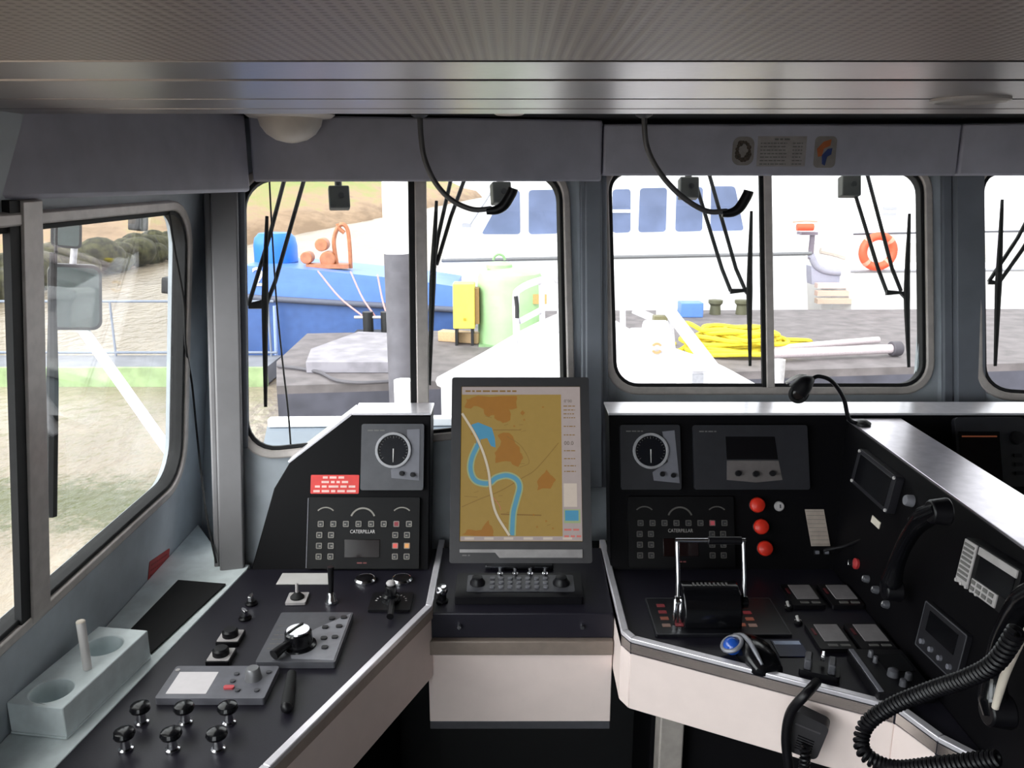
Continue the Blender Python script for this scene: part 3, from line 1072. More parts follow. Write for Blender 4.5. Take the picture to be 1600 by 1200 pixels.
def engine_panel(q, label, port):
    cx, cy, w, h, r = PN.quad(q)
    t = thing('engine_panel', label, 'instrument panel', PN.mat(cx, cy, GP))
    M().prism(rrect(0, 0, w, h, 0.004), 0, 0.010).build('housing', mat('engine_panel_black', '#0a090b', 0.45, spec=0.2), t, 0.002)
    if port:
        M().box(-w / 2 - 0.001, 0, 0.006, 0.002, h * 0.98, 0.012).build('bright_edge', MGREY, t)
    X = lambda f: (f - 0.5) * w
    Y = lambda f: (0.5 - f) * h
    z = 0.010
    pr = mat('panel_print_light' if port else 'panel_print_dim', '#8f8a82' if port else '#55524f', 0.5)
    g = M()
    g.arcband(X(0.155), Y(0.30), 0.026, 0.0290, PI * 0.25, PI * 0.75, z, z + 0.0004)
    g.build('gauge_arc', pr, t)
    M().arcband(X(0.49), Y(0.33), 0.029, 0.033, PI * 0.12, PI * 0.88, z, z + 0.0004, 24).build('gauge_arc', pr, t)
    M().arcband(X(0.84), Y(0.30), 0.026, 0.0290, PI * 0.25, PI * 0.75, z, z + 0.0004).build('gauge_arc', pr, t)
    # keys: framed squares
    keys = [(0.115 + 0.113 * i, 0.375, 0) for i in range(8)]
    keys += [(x, y, 0) for y in (0.53, 0.68, 0.83) for x in (0.105, 0.21)]
    keys += [(x, y, 0) for y in (0.53, 0.68, 0.83) for x in (0.785, 0.89)]
    for i, (x, y, _) in enumerate(keys):
        on = None
        if port:
            on = {6: 'lamp_dim_red', 16: 'lamp_red', 17: 'lamp_amber'}.get(i)
        else:
            on = {6: 'lamp_dim_red'}.get(i)
        s_ = 0.0145
        k = M()
        k.prism(rrect(X(x), Y(y), s_, s_, 0.002, 3), z, z + 0.002)
        m_ = BTN
        if on:
            m_ = MATS.get(on) or MATS.setdefault(on, lit(on, {'lamp_dim_red': '#8c3a42', 'lamp_red': '#e8675f', 'lamp_amber': '#e8a765'}[on], 1.0))
        ko = k.build('key', m_, t, 0.0006)
        f = M()
        f.ring(rrect(X(x), Y(y), s_, s_, 0.002, 3), rrect(X(x), Y(y), s_ - 0.004, s_ - 0.004, 0.001, 3), z + 0.002, z + 0.0024)
        if not on:
            f.box(X(x) + random.uniform(-0.002, 0.002), Y(y) - 0.001, z + 0.0022, 0.005, 0.0035, 0.0004)
        f.build('outline', pr, ko)
    M().box(X(0.49), Y(0.72), z + 0.001, 0.088, 0.044, 0.002).build('display', mat('dark_red_display', '#140809', 0.15), t, 0.0008)
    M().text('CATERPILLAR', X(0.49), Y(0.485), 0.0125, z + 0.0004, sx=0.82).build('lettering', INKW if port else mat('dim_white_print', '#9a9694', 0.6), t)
    g = M()
    g.words(X(0.49) - 0.012, X(0.49) + 0.012, Y(0.92), 0.003, z + 0.0003)
    g.build('print', mat('dull_red_print', '#8a4a4a', 0.6), t)
    return t


engine_panel([(487, 777), (657, 777), (655, 887), (478, 889)], 'black engine panel with lit red and amber keys below the red sticker', True)
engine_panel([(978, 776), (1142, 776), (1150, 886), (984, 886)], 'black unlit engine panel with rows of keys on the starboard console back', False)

# red placard on the port console back
cx, cy, w, h, r = PN.quad([(487, 742), (562, 742), (560, 771), (484, 772)], 0.001)
t = thing('red_placard', 'bright red placard with four lines of white print beside the rudder gauge', 'placard', PN.mat(cx, cy, GP))
M().prism(rrect(0, 0, w, h, 0.003), 0, 0.0012).build('plate', REDST, t, 0.0004)
g = M()
rn = random.Random(3)
for k, (a, b_) in enumerate(((-0.5, 0.5), (-0.55, 0.55), (-0.82, 0.85), (-0.88, 0.9))):
    g.words(a * w / 2, b_ * w / 2, h * (0.36 - 0.24 * k), 0.0055, 0.0014, rn)
g.build('print', mat('pale_pink_print', '#f2c9c2', 0.6), t)

# display unit on the starboard back
q = [(1078, 664), (1258, 666), (1262, 765), (1087, 765)]
cx, cy, w, h, r = PN.quad(q)
loc = lambda x, y: (lambda a: (a[0] - cx, a[1] - cy))(PN.uv(x, y))
t = thing('display_unit', 'wide dim grey display unit with a small dark screen and three knobs', 'instrument', PN.mat(cx, cy, GP))
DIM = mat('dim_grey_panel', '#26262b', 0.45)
M().prism(rrect(0, 0, w, h, 0.006), 0, 0.016).build('housing', DIM, t, 0.003)
M().prism([loc(*p) for p in ((1131, 683), (1207, 683), (1212, 718), (1133, 718))][::-1], 0.016, 0.0168).build('screen', BLKGL, t)
M().prism([loc(*p) for p in ((1133, 720), (1213, 720), (1219, 750), (1178, 754), (1133, 750))][::-1], 0.016, 0.0168).build('light_plate', mat('dim_taupe_plate', '#66605f', 0.45), t)
for k in ((1150, 740), (1177, 741), (1203, 740)):
    x, y = loc(*k)
    M().lathe([(0.0075, 0.0168), (0.0075, 0.024), (0.0065, 0.026), (0.001, 0.0262)], 18, (x, y, 0)).build('knob', BLKPL, t)
M().words(-w * 0.45, -w * 0.3, h * 0.4, 0.003, 0.0162).build('print', INKG, t)

# three red mushroom buttons, key switch, label strip
first = None
for k, (x, y, which) in enumerate(((1184, 789, 'topmost'), (1190, 823, 'middle'), (1196, 857, 'lowest'))):
    a, b_ = PN.uv(x, y, 0.02)
    lab = '%s of the three red emergency buttons in a column on the starboard back' % which
    if first is None:
        first = t = thing('emergency_button', lab, 'button', PN.mat(a, b_, GP), 'red emergency buttons')
        M().lathe([(0.017, 0), (0.017, 0.003), (0.0115, 0.005), (0.0115, 0.014)]).build('collar', BLKPL, t)
        M().lathe([(0.014, 0.012), (0.0185, 0.014), (0.0195, 0.018), (0.017, 0.024), (0.010, 0.0275), (0.001, 0.0285)]).build('red_cap', RED, t)
    else:
        copy_tree(first, lab, None, PN.mat(a, b_, GP))
a, b_ = PN.uv(1217, 791)
t = thing('key_switch', 'small round pale key switch right of the topmost red button', 'switch', PN.mat(a, b_, GP))
M().lathe([(0.0125, 0), (0.0125, 0.004), (0.010, 0.007), (0.001, 0.0072)]).build('bezel', LGREY, t)
M().box(0.001, 0, 0.0078, 0.003, 0.009, 0.0014).build('key_slot', INKD, t)
cx, cy, w, h, r = PN.quad([(1257, 796), (1287, 796), (1295, 853), (1266, 853)])
t = thing('fuse_label_strip', 'upright beige label strip with ruled rows right of the red buttons', 'label', PN.mat(cx, cy, GP, -0.0))
M().prism([(-w / 2 - 0.005, h / 2), (w / 2 - 0.005, h / 2), (w / 2 + 0.007, -h / 2), (-w / 2 + 0.007, -h / 2)][::-1], 0, 0.003).build('plate', mat('beige_label', '#a89a90', 0.55), t, 0.0005)
g = M()
for k in range(9):
    f = k / 9
    g.box(-0.005 + 0.012 * f, h / 2 - h * (f + 0.055), 0.0032, w * 0.94, 0.001, 0.0004)
g.build('ruled_line', INKG, t)
for k, x in enumerate((1276, 1291)):
    a, b_ = PN.uv(x, 863)
    t = thing('indicator_lamp', ['small grey square indicator below the beige label strip, nearer the red buttons', 'small grey square indicator below the beige label strip, nearer the wing'][k], 'lamp', PN.mat(a, b_, GP), 'indicators below the label strip')
    M().prism(rrect(0, 0, 0.014, 0.012, 0.002, 3), 0, 0.003).build('bezel', BLKPL, t, 0.0005)
    M().prism(rrect(0, 0, 0.010, 0.008, 0.002, 3), 0.003, 0.0045).build('lens', MGREY, t)

# ================================================================== PORT DESK
# label plate
cx, cy, w, h, r = DK.quad([(440, 897), (518, 897), (515, 914), (433, 914)])
t = thing('label_plate', 'blank white label plate lying on the port desk below the engine panel', 'label', DK.mat(cx, cy, GP))
M().box(0, 0, 0.001, w, h, 0.002).build('plate', WHITE, t, 0.0005)
# toggle joystick
cx, cy, w, h, r = DK.quad([(450, 926), (486, 926), (478, 950), (445, 950)])
t = thing('joystick_switch', 'small joystick switch on a square grey plate below the white label plate', 'switch', DK.mat(cx, cy, GP, 0.05))
M().prism(rrect(0, 0, 0.046, 0.050, 0.003), 0, 0.006).build('plate', LGREY, t, 0.001)
M().lathe([(0.016, 0.006), (0.016, 0.009), (0.008, 0.017), (0.005, 0.020)]).build('boot', RUB, t)
M().cyl((0, 0, 0.016), (0.0, 0.004, 0.040), 0.004, 0.0035, 14).build('stick', LGREY, t, 0.001)
# tall lever
p = DK.uv(518, 941)
t = thing('lever', 'tall thin black lever with a chrome socket beside the joystick switch', 'lever', DK.mat(p[0], p[1], GP))
M().lathe([(0.016, 0), (0.016, 0.004), (0.011, 0.010), (0.009, 0.02), (0.006, 0.024)]).build('socket', CHROME, t)
M().tube([(0, 0, 0.02), (0.0005, 0.004, 0.05), (0.001, 0.006, 0.085)], [0.0055, 0.0065, 0.0075], 14, 4).build('handle', BLKPL, t)
# two flat chrome-rimmed buttons
first = None
for x, lab in ((571, 'flat chrome rimmed round button on the port desk, nearer the tall lever'), (628, 'flat chrome rimmed round button on the port desk, nearer the edge trim')):
    a, b_ = DK.uv(x, 908)
    if first is None:
        first = t = thing('round_button', lab, 'button', DK.mat(a, b_, GP), 'chrome rimmed buttons')
        M().lathe([(0.026, 0), (0.026, 0.005), (0.022, 0.009), (0.020, 0.008)]).build('chrome_rim', CHROME, t)
        M().lathe([(0.020, 0.004), (0.020, 0.0085), (0.012, 0.0105), (0.001, 0.011)]).build('cap', BLKPL, t)
    else:
        copy_tree(first, lab, None, DK.mat(a, b_, GP))
# rotary panel
cx, cy, w, h, r = DK.quad([(584, 922), (647, 925), (640, 964), (574, 963)])
t = thing('rotary_switch', 'black rotary switch on a square black plate with white marks near the edge trim', 'switch', DK.mat(cx, cy, GP))
M().prism(rrect(0, 0, 0.095, 0.082, 0.004), 0, 0.006).build('plate', BLKPL, t, 0.001)
g = M()
for k in range(11):
    a = PI * (0.0 + k / 10)
    g.box(math.cos(a) * 0.034, math.sin(a) * 0.030 + 0.001, 0.0062, 0.004, 0.002, 0.0004, a)
g.build('scale_marking', INKW, t)
M().lathe([(0.022, 0.006), (0.020, 0.02), (0.014, 0.024), (0.013, 0.042), (0.001, 0.043)]).build('knob', BLKGL, t)
M().sphere((0.0, 0.006, 0.047), 0.010, (1.1, 1.1, 0.7), 18, 10).build('pale_cap', LGREY, t)
M().tube([(0.004, -0.01, 0.012), (0.008, -0.05, 0.018), (0.010, -0.085, 0.014)], [0.006, 0.007, 0.008], 12, 4).build('handle', BLKPL, t)  # dark tapered bar from the knob towards the near edge
# two small chrome switches
first = None
for (x, y), lab in (((393, 944), 'chrome key switch on the port desk edge, the one nearer the engine panel'), ((383, 967), 'chrome key switch on the port desk edge, the one nearer the square buttons')):
    a, b_ = DK.uv(x, y)
    if first is None:
        first = t = thing('chrome_switch', lab, 'switch', DK.mat(a, b_, GP), 'chrome switches')
        M().lathe([(0.014, 0), (0.014, 0.003), (0.011, 0.006), (0.0105, 0.009), (0.001, 0.0092)]).build('bezel', BLKPL, t)
        M().prism([(-0.004, -0.010), (0.004, -0.010), (0.005, 0.004), (0.002, 0.012), (-0.002, 0.012), (-0.005, 0.004)], 0.009, 0.022).build('lever', CHROME, t, 0.001)
    else:
        copy_tree(first, lab, None, DK.mat(a, b_, GP, 0.7))
# two square black buttons
first = None
for q, lab in (([(347, 989), (386, 989), (372, 1013), (338, 1013)], 'black push button on a small grey plate, the one nearer the engine panel'),
               ([(333, 1019), (371, 1019), (358, 1042), (322, 1042)], 'black push button on a small grey plate, the one nearer the white screen')):
    cx, cy, w, h, r = DK.quad(q)
    if first is None:
        first = t = thing('push_button', lab, 'button', DK.mat(cx, cy, GP), 'square plate push buttons')
        M().prism(rrect(0, 0, 0.048, 0.052, 0.003), 0, 0.010).build('base', BLKPL, t, 0.001)
        M().prism(rrect(0, 0, 0.044, 0.046, 0.003), 0.010, 0.0112).build('grey_plate', LGREY, t)
        M().lathe([(0.0165, 0.011), (0.0165, 0.022), (0.013, 0.026), (0.001, 0.0265)]).build('cap', BLKPL, t)
    else:
        copy_tree(first, lab, None, DK.mat(cx, cy, GP))
# autopilot with a big rotary knob
q = [(441, 966), (551, 966), (526, 1045), (399, 1045)]
cx, cy, w, h, r = DK.quad(q)
loc = lambda x, y, c=0.0: (lambda a: (a[0] - cx, a[1] - cy))(DK.uv(x, y, c))
t = thing('autopilot_panel', 'grey autopilot panel with a big chrome topped knob on the port desk', 'instrument', DK.mat(cx, cy, GP))
M().prism(rrect(0, 0, w, h, 0.005), 0, 0.014).build('housing', mat('autopilot_grey', '#55555b', 0.42), t, 0.002)
pl = [(w / 2 - 0.004, h / 2 - 0.006), (0.012, h / 2 - 0.07), (-0.03, -h / 2 + 0.06), (-0.01, -h / 2 + 0.012), (w / 2 - 0.004, -h / 2 + 0.006)]
M().prism(pl[::-1], 0.014, 0.0148).build('light_plate', mat('autopilot_light_plate', '#8b8b92', 0.42), t)
kx, ky = loc(467, 1005, 0.02)
M().lathe([(0.036, 0.0148), (0.035, 0.018), (0.029, 0.021), (0.027, 0.045), (0.024, 0.048)], 32, (kx, ky, 0)).build('knob', BLKGL, t)
M().lathe([(0.024, 0.048), (0.023, 0.051), (0.001, 0.052)], 32, (kx, ky, 0)).build('chrome_top', CHROME, t)
M().box(kx - 0.006, ky + 0.004, 0.0525, 0.004, 0.044, 0.002, -0.5).build('pointer', BLKPL, t)
M().tube([(kx - 0.012, ky - 0.018, 0.03), (kx - 0.024, ky - 0.036, 0.03), (kx - 0.036, ky - 0.055, 0.026)], [0.008, 0.009, 0.011], 14, 4).build('tiller_handle', BLKPL, t)
for i, (x, y) in enumerate(((0.66, 0.85), (0.82, 0.87), (0.62, 0.66), (0.80, 0.68), (0.66, 0.44), (0.80, 0.46), (0.72, 0.26))):
    bx_, by_ = (x - 0.42) * w, (y - 0.5) * h
    M().prism(rrect(bx_, by_, 0.013, 0.011, 0.004, 4), 0.0148, 0.018).build('key', BTN, t, 0.0006)
g = M()
for k in range(6):
    g.words(-w * 0.44, -w * 0.30, h * (0.2 - 0.09 * k), 0.0028, 0.0142)
g.build('print', INKG, t)
# dark rounded bar on the desk below the autopilot
P = [DK.hit(456, 1052, 0.012), DK.hit(452, 1080, 0.013), DK.hit(448, 1105, 0.012)]
t = thing('dark_bar', 'black rounded bar lying on the port desk below the autopilot panel', 'grip', P[0])
M().tube([p_ - P[0] for p_ in P], [0.009, 0.0105, 0.0115, 0.0115], 14, 6).build('grip', RUB, t, 0.001)
M().sphere(P[-1] - P[0], 0.0112, (1, 1, 1), 14, 8).build('end_cap', BLKPL, t)
# plotter-like panel with white screen
q = [(271, 1051), (434, 1051), (417, 1102), (249, 1102)]
cx, cy, w, h, r = DK.quad(q)
t = thing('pilot_display', 'grey control head with a white screen and a knob on the port desk', 'instrument', DK.mat(cx, cy, GP))
M().prism(rrect(0, 0, w, h, 0.005), 0, 0.014).build('housing', mat('pilot_grey', '#6c6c74', 0.42), t, 0.002)
M().box(-w * 0.24, -0.004, 0.0145, w * 0.37, h * 0.66, 0.0016).build('screen', lit('white_screen', '#dcd9da', 1.0), t, 0.0006)
M().prism(rrect(w * 0.13, -h * 0.2, 0.020, 0.010, 0.004), 0.014, 0.018).build('red_key', mat('pink_red_key', '#d2545a', 0.45), t, 0.0008)
M().lathe([(0.0165, 0.014), (0.015, 0.02), (0.0135, 0.034), (0.011, 0.037), (0.001, 0.0375)], 26, (w * 0.31, h * 0.10, 0)).build('knob', mat('grey_knob', '#7d7d80', 0.35, 0.3), t)
for i, (x, y) in enumerate(((0.13, 0.22), (0.13, 0.0), (0.22, -0.28), (0.40, -0.28), (0.43, 0.28))):
    M().prism(rrect(w * x, h * y, 0.010, 0.009, 0.004, 4), 0.014, 0.0172).build('key', DGREY, t, 0.0006)
M().prism(circ(-w * 0.46, h * 0.36, 0.0045, 12), 0.014, 0.0152).build('emblem', LGREY, t)
# six pull knobs
first = None
pos = [((222, 1130), 'far row, nearest the ledge'), ((290, 1130), 'far row, middle one'), ((358, 1130), 'far row, nearest the apron'),
       ((197, 1172), 'near row, nearest the ledge'), ((270, 1172), 'near row, middle one'), ((341, 1172), 'near row, nearest the apron')]
for (x, y), wh in pos:
    a, b_ = DK.uv(x, y)
    lab = 'black mushroom pull knob on the port desk, ' + wh
    if first is None:
        first = t = thing('pull_knob', lab, 'knob', DK.mat(a, b_, GP), 'mushroom pull knobs on the port desk')
        M().lathe([(0.012, 0), (0.012, 0.003), (0.0085, 0.005), (0.0075, 0.014), (0.0065, 0.024)]).build('stem', CHROME, t)
        M().lathe([(0.008, 0.022), (0.0165, 0.026), (0.0185, 0.031), (0.016, 0.037), (0.009, 0.040), (0.001, 0.0405)]).build('cap', BLKGL, t)
    else:
        copy_tree(first, lab, None, DK.mat(a, b_, GP))

# ------------------------------------------------ cup holder on the ledge
P4 = [atZ(x, y, DZ) for x, y in ((105, 1156), (236, 1028))]
dirv = (P4[1] - P4[0]).normalized()
HB = 0.062
CUP = Plane(P4[0], dirv, V((-dirv.y, dirv.x, 0)))
LB = (P4[1] - P4[0]).length
WB = 0.108
t = thing('cup_holder', 'pale blue grey wooden cup holder box with two round holes on the ledge', 'cup holder', CUP.mat(0, 0, 0.0005))
c_a = CUP.uv(92, 1080, HB)
c_b = CUP.uv(172, 1010, HB)
sk = 0.03
M().holed([(0, 0), (LB, 0), (LB, WB), (0, WB)], [circ(c_a[0], WB * 0.5, 0.036, 32), circ(c_b[0], WB * 0.5, 0.036, 32)], 0.004, HB).build('block', LEDGE, t, 0.002)
M().box(LB / 2, WB / 2, 0.002, LB, WB, 0.004).build('bottom_board', LEDGE, t)
p = CUP.hit(137, 1046, HB)
e0, e1 = CUP.uv(137, 1046, HB)
t = thing('white_peg', 'slim off white peg standing on the cup holder between its two holes', 'peg', CUP.mat(e0, e1, HB + 0.0008))
top = atY(126, 972, p.y + 0.004) - p
l3 = CUP.mat().to_3x3().inverted() @ top
M().cyl((0, 0, 0), l3, 0.0078, 0.0082, 20).build('shaft', WHITE, t, 0.001)
M().sphere(l3, 0.0083, (1, 1, 0.4), 18, 8).build('cream_tip', CREAM, t)

# ================================================================== STARBOARD DESK
# throttle
cx, cy, w, h, r = DK.quad([(1010, 940), (1205, 936), (1235, 996), (1022, 996)])
t = thing('throttle_console', 'black throttle plate with rows of red and amber lamps on the starboard desk', 'control plate', DK.mat(cx, cy, GP))
M().prism(rrect(0, 0, w, h, 0.004), 0, 0.006).build('plate', mat('throttle_plate', '#17171c', 0.35), t, 0.001)
M().ring(rrect(0, 0, w - 0.004, h - 0.004, 0.004), rrect(0, 0, w - 0.007, h - 0.007, 0.003), 0.006, 0.0063).build('edge_marking', DGREY, t)
for i, (x, y, c) in enumerate(((1032, 951, 'red_led'), (1035, 961, 'red_led'), (1038, 971, 'amber_led'), (1041, 982, 'pale_led'), (1061, 981, 'red_led'),
                               (1167, 962, 'red_led'), (1171, 972, 'amber_led'), (1158, 981, 'amber_led'), (1176, 982, 'pale_led'))):
    a, b_ = DK.uv(x, y)
    m_ = MATS.get(c) or MATS.setdefault(c, lit(c, {'red_led': '#5e2226', 'amber_led': '#6a3c30', 'pale_led': '#66524b'}[c], 1.0))
    M().box(a - cx, b_ - cy, 0.007, 0.018, 0.011, 0.002).build('lamp', m_, t, 0.0006)
th = DK.uv(1102, 960)
t = thing('throttle_lever', 'black twin throttle head with a tall chrome bail handle', 'throttle', DK.mat(th[0], th[1] - 0.02, GP + 0.0068))
prof = [(-0.055, 0), (-0.052, 0.035), (-0.038, 0.062), (-0.012, 0.078), (0.018, 0.076), (0.042, 0.058), (0.054, 0.03), (0.056, 0)]
M(Matrix.Rotation(PI / 2, 4, 'Z') @ Matrix.Rotation(PI / 2, 4, 'X')).prism(prof, -0.062, 0.062).build('head', BLKGL, t, 0.003)
g = M()
for k in range(9):
    g.box(-0.036 + 0.009 * k, -0.004, 0.0795, 0.004, 0.012, 0.001)
g.build('scale_marking', INKG, t)
for sx_, nm in ((-1, 'arm'), (1, 'arm')):
    x = sx_ * 0.072
    M().tube([(x, -0.02, 0.045), (x, -0.012, 0.09), (x, 0.008, 0.15), (x, 0.016, 0.172)], 0.0052 if sx_ < 0 else 0.0048, 12, 4).build(nm, CHROME, t)
    M().cyl((x - 0.007, -0.02, 0.045), (x + 0.007, -0.02, 0.045), 0.014, seg=20).build('pivot', CHROME if sx_ < 0 else BLKGL, t, 0.001)
M().cyl((-0.076, 0.016, 0.173), (0.076, 0.016, 0.173), 0.0052, seg=14).build('crossbar', CHROME, t)
M().cyl((-0.005, 0.016, 0.173), (0.068, 0.016, 0.173), 0.0085, seg=16).build('grip', BLKPL, t, 0.001)
for x, z0 in ((-0.078, 0.01), (-0.066, 0.0)):
    M().tube([(x, -0.03, 0.004), (x - 0.002, -0.034, 0.03), (x, -0.026, 0.055)], 0.0048, 10, 4).build('chrome_hook', CHROME, t)
# toggles beside the throttle
first = None
for (x, y), lab in (((1225, 952), 'tiny white tipped toggle switch right of the throttle plate, the farther one'), ((1240, 975), 'tiny white tipped toggle switch right of the throttle plate, the nearer one')):
    a, b_ = DK.uv(x, y)
    if first is None:
        first = t = thing('toggle_switch', lab, 'switch', DK.mat(a + 0.01, b_, GP), 'white tipped toggles')
        M().lathe([(0.009, 0), (0.009, 0.004), (0.006, 0.007), (0.001, 0.0072)]).build('bushing', BLKPL, t)
        M().cyl((0, 0, 0.006), (-0.004, 0.002, 0.018), 0.003, 0.0035, 12).build('lever', INKW, t)
        M().box(0.004, 0.014, 0.0006, 0.014, 0.005, 0.0012).build('label', INKW, t)
    else:
        copy_tree(first, lab, None, DK.mat(a + 0.01, b_, GP))
# blue label
cx, cy, w, h, r = DK.quad([(1206, 1001), (1252, 1001), (1262, 1027), (1216, 1027)])
t = thing('blue_label', 'dark blue label with one white stripe beside the trackball mouse', 'label', DK.mat(cx, cy, GP))
M().box(0, 0, 0.0008, w, h, 0.0016).build('plate', mat('navy_label', '#20294a', 0.4), t)
M().box(0, h * 0.30, 0.0018, w * 0.9, h * 0.22, 0.0004).build('stripe', mat('pale_blue_print', '#b9c6e2', 0.5), t)
# four grey label buttons
first = None
for q, wh in (([(1228, 910), (1260, 910), (1281, 942), (1247, 942)], 'far pair, nearer the throttle'), ([(1286, 910), (1319, 910), (1342, 942), (1308, 942)], 'far pair, nearer the wing'),
              ([(1268, 971), (1303, 971), (1327, 1009), (1290, 1009)], 'near pair, nearer the throttle'), ([(1327, 971), (1364, 971), (1392, 1009), (1354, 1009)], 'near pair, nearer the wing')):
    cx, cy, w, h, r = DK.quad(q, 0.012)
    lab = 'grey faced alarm module on the starboard desk, ' + wh
    if first is None:
        first = t = thing('alarm_module', lab, 'alarm module', DK.mat(cx, cy, GP), 'grey faced alarm modules')
        M().prism(rrect(-0.003, -0.008, 0.074, 0.100, 0.004), 0, 0.010).build('housing', BLKPL, t, 0.001)
        M().box(0.003, 0.003, 0.011, 0.050, 0.066, 0.002).build('grey_face', mat('module_grey_face', '#8b8688', 0.5), t, 0.0005)
        M().box(-0.031, 0.008, 0.0108, 0.005, 0.024, 0.0016).build('red_lamp', mat('dull_red_lamp', '#5a1c22', 0.4), t)
        for x in (-0.010, 0.016):
            M().box(x, -0.045, 0.0108, 0.019, 0.007, 0.0016).build('key', INKG, t)
    else:
        copy_tree(first, lab, None, DK.mat(cx, cy, GP))
# trackball mouse
p = DK.uv(1172, 1030)
t = thing('trackball_mouse', 'black and silver mouse with a shiny blue trackball at the starboard desk edge', 'mouse', DK.mat(p[0], p[1], GP, 0.20))
g = M()
secs = [(-0.062, 0.020, 0.010), (-0.055, 0.034, 0.022), (-0.03, 0.041, 0.033), (0.0, 0.042, 0.038), (0.03, 0.038, 0.034), (0.055, 0.032, 0.024), (0.066, 0.018, 0.012)]
vs, fs, n = [], [], 18
for (y, wx, hz) in secs:
    for i in range(n):
        a = PI * i / (n - 1)
        x = math.cos(a) * wx
        vs.append((x * 0.82 + 0.010 + (0.004 if a < 1 else 0), y, max(0, math.sin(a)) ** 0.7 * hz))
for k in range(len(secs) - 1):
    for i in range(n - 1):
        fs.append((k * n + i, k * n + i + 1, (k + 1) * n + i + 1, (k + 1) * n + i))
    fs.append((k * n + n - 1, k * n, (k + 1) * n, (k + 1) * n + n - 1))
fs += [tuple(range(n)), tuple(range((len(secs) - 1) * n, len(secs) * n))]
g.add(vs, fs)
g.build('body', BLKGL, t)
SILV = mat('silver_plastic', '#8f8f96', 0.35, 0.3)
M().tube([(-0.012, 0.052, 0.026), (-0.004, 0.03, 0.036), (-0.004, 0.0, 0.039), (-0.006, -0.03, 0.035), (-0.004, -0.055, 0.022)], [0.003, 0.005, 0.005, 0.005, 0.003], 10, 5).build('silver_band', SILV, t)
M(Matrix.Translation((-0.026, 0.022, 0.016)) @ Matrix.Rotation(-0.5, 4, 'Y')).torus((0, 0, 0.010), 0.0205, 0.0045, 32, 10).build('silver_collar', SILV, t)
M().sphere((-0.030, 0.022, 0.020), 0.0185, (1, 1, 1), 26, 16).build('ball', mat('blue_trackball', '#2454b4', 0.12, var=0.02, coat=0.5), t)

# VHF set at the near edge of the starboard desk
q = [(1328, 1032), (1402, 1028), (1455, 1092), (1372, 1108)]
cx, cy, w, h, r = DK.quad(q)
t = thing('radio_set', 'black radio set with a grey side bar at the near end of the starboard desk', 'radio', DK.mat(cx, cy, GP, 0.0))
M().prism(rrect(0, 0, w, h, 0.004), 0, 0.022).build('case', BLKPL, t, 0.002)
M().box(-w / 2 + 0.007, 0, 0.0235, 0.010, h * 0.96, 0.003).build('side_bar', MGREY, t, 0.001)
M().box(w * 0.18, h * 0.16, 0.0225, w * 0.5, h * 0.4, 0.002).build('screen', BLKGL, t)
for i, (x, y, rr) in enumerate(((-0.16, 0.32, 0.006), (-0.16, 0.18, 0.005), (-0.02, -0.12, 0.011), (0.2, -0.2, 0.007), (0.02, -0.34, 0.007))):
    M().lathe([(rr, 0.022), (rr * 0.9, 0.034), (rr * 0.6, 0.036), (0.0005, 0.0362)], 18, (x * w, y * h, 0)).build('knob', DGREY, t)
# ================================================================== WING FACE AND MICROPHONES
def wquad(q, c=0.0):
    return WG.quad(q, c)


# wing display
q = [(1352, 702), (1418, 748), (1398, 806), (1340, 752)]
cx, cy, w, h, r = wquad(q)
t = thing('wing_display', 'black tilted display with grey corner screws on the wing face', 'display', WG.mat(cx, cy, GP))
w, h = w * 0.95, h
M().prism(rrect(0, 0, w, h, 0.006), 0, 0.018).build('bezel', mat('wing_display_bezel', '#232227', 0.4), t, 0.002)
M().box(0, 0, 0.0185, w * 0.82, h * 0.78, 0.002).build('screen', BLKGL, t)
for sx_ in (-1, 1):
    for sy_ in (-1, 1):
        M().lathe([(0.004, 0.018), (0.0036, 0.021), (0.0005, 0.0215)], 12, (sx_ * w * 0.46, sy_ * h * 0.44, 0)).build('corner_screw', LGREY, t)
# small cream label and switch
cx, cy, w, h, r = wquad([(1364, 803), (1382, 820), (1375, 829), (1358, 812)])
t = thing('cream_label', 'small cream label on the wing face below the tilted display', 'label', WG.mat(cx, cy, GP))
M().box(0, 0, 0.001, 0.042, 0.016, 0.002).build('plate', CREAM, t)
a, b_ = WG.uv(1426, 783)
t = thing('chrome_button', 'shiny grey knob on the wing face below the tilted display', 'knob', WG.mat(a, b_, GP))
M().lathe([(0.013, 0), (0.012, 0.012), (0.010, 0.016), (0.001, 0.0165)]).build('cap', SILV, t)
a, b_ = WG.uv(1340, 881)
t = thing('red_key_switch', 'small red and chrome key switch low on the wing face', 'switch', WG.mat(a, b_, GP))
M().lathe([(0.013, 0), (0.013, 0.006), (0.009, 0.009), (0.001, 0.0095)]).build('bezel', REDDK, t)
M().box(0, 0, 0.016, 0.004, 0.012, 0.014, 0.6).build('key', CHROME, t, 0.001)
first = None
for k, ((x, y), wh) in enumerate((((1357, 905), 'farthest one'), ((1372, 922), 'second from the far end'), ((1388, 945), 'nearest one'))):
    a, b_ = WG.uv(x, y)
    lab = 'small dim grey selector knob low on the wing face, ' + wh
    if first is None:
        first = t = thing('selector_knob', lab, 'knob', WG.mat(a, b_, GP), 'dim selector knobs on the wing')
        M().lathe([(0.009, 0), (0.008, 0.010), (0.006, 0.013), (0.001, 0.0132)]).build('cap', DGREY, t)
        M().box(0, 0.003, 0.0136, 0.0015, 0.006, 0.0008).build('pointer', INKW, t)
    else:
        copy_tree(first, lab, None, WG.mat(a, b_, GP))


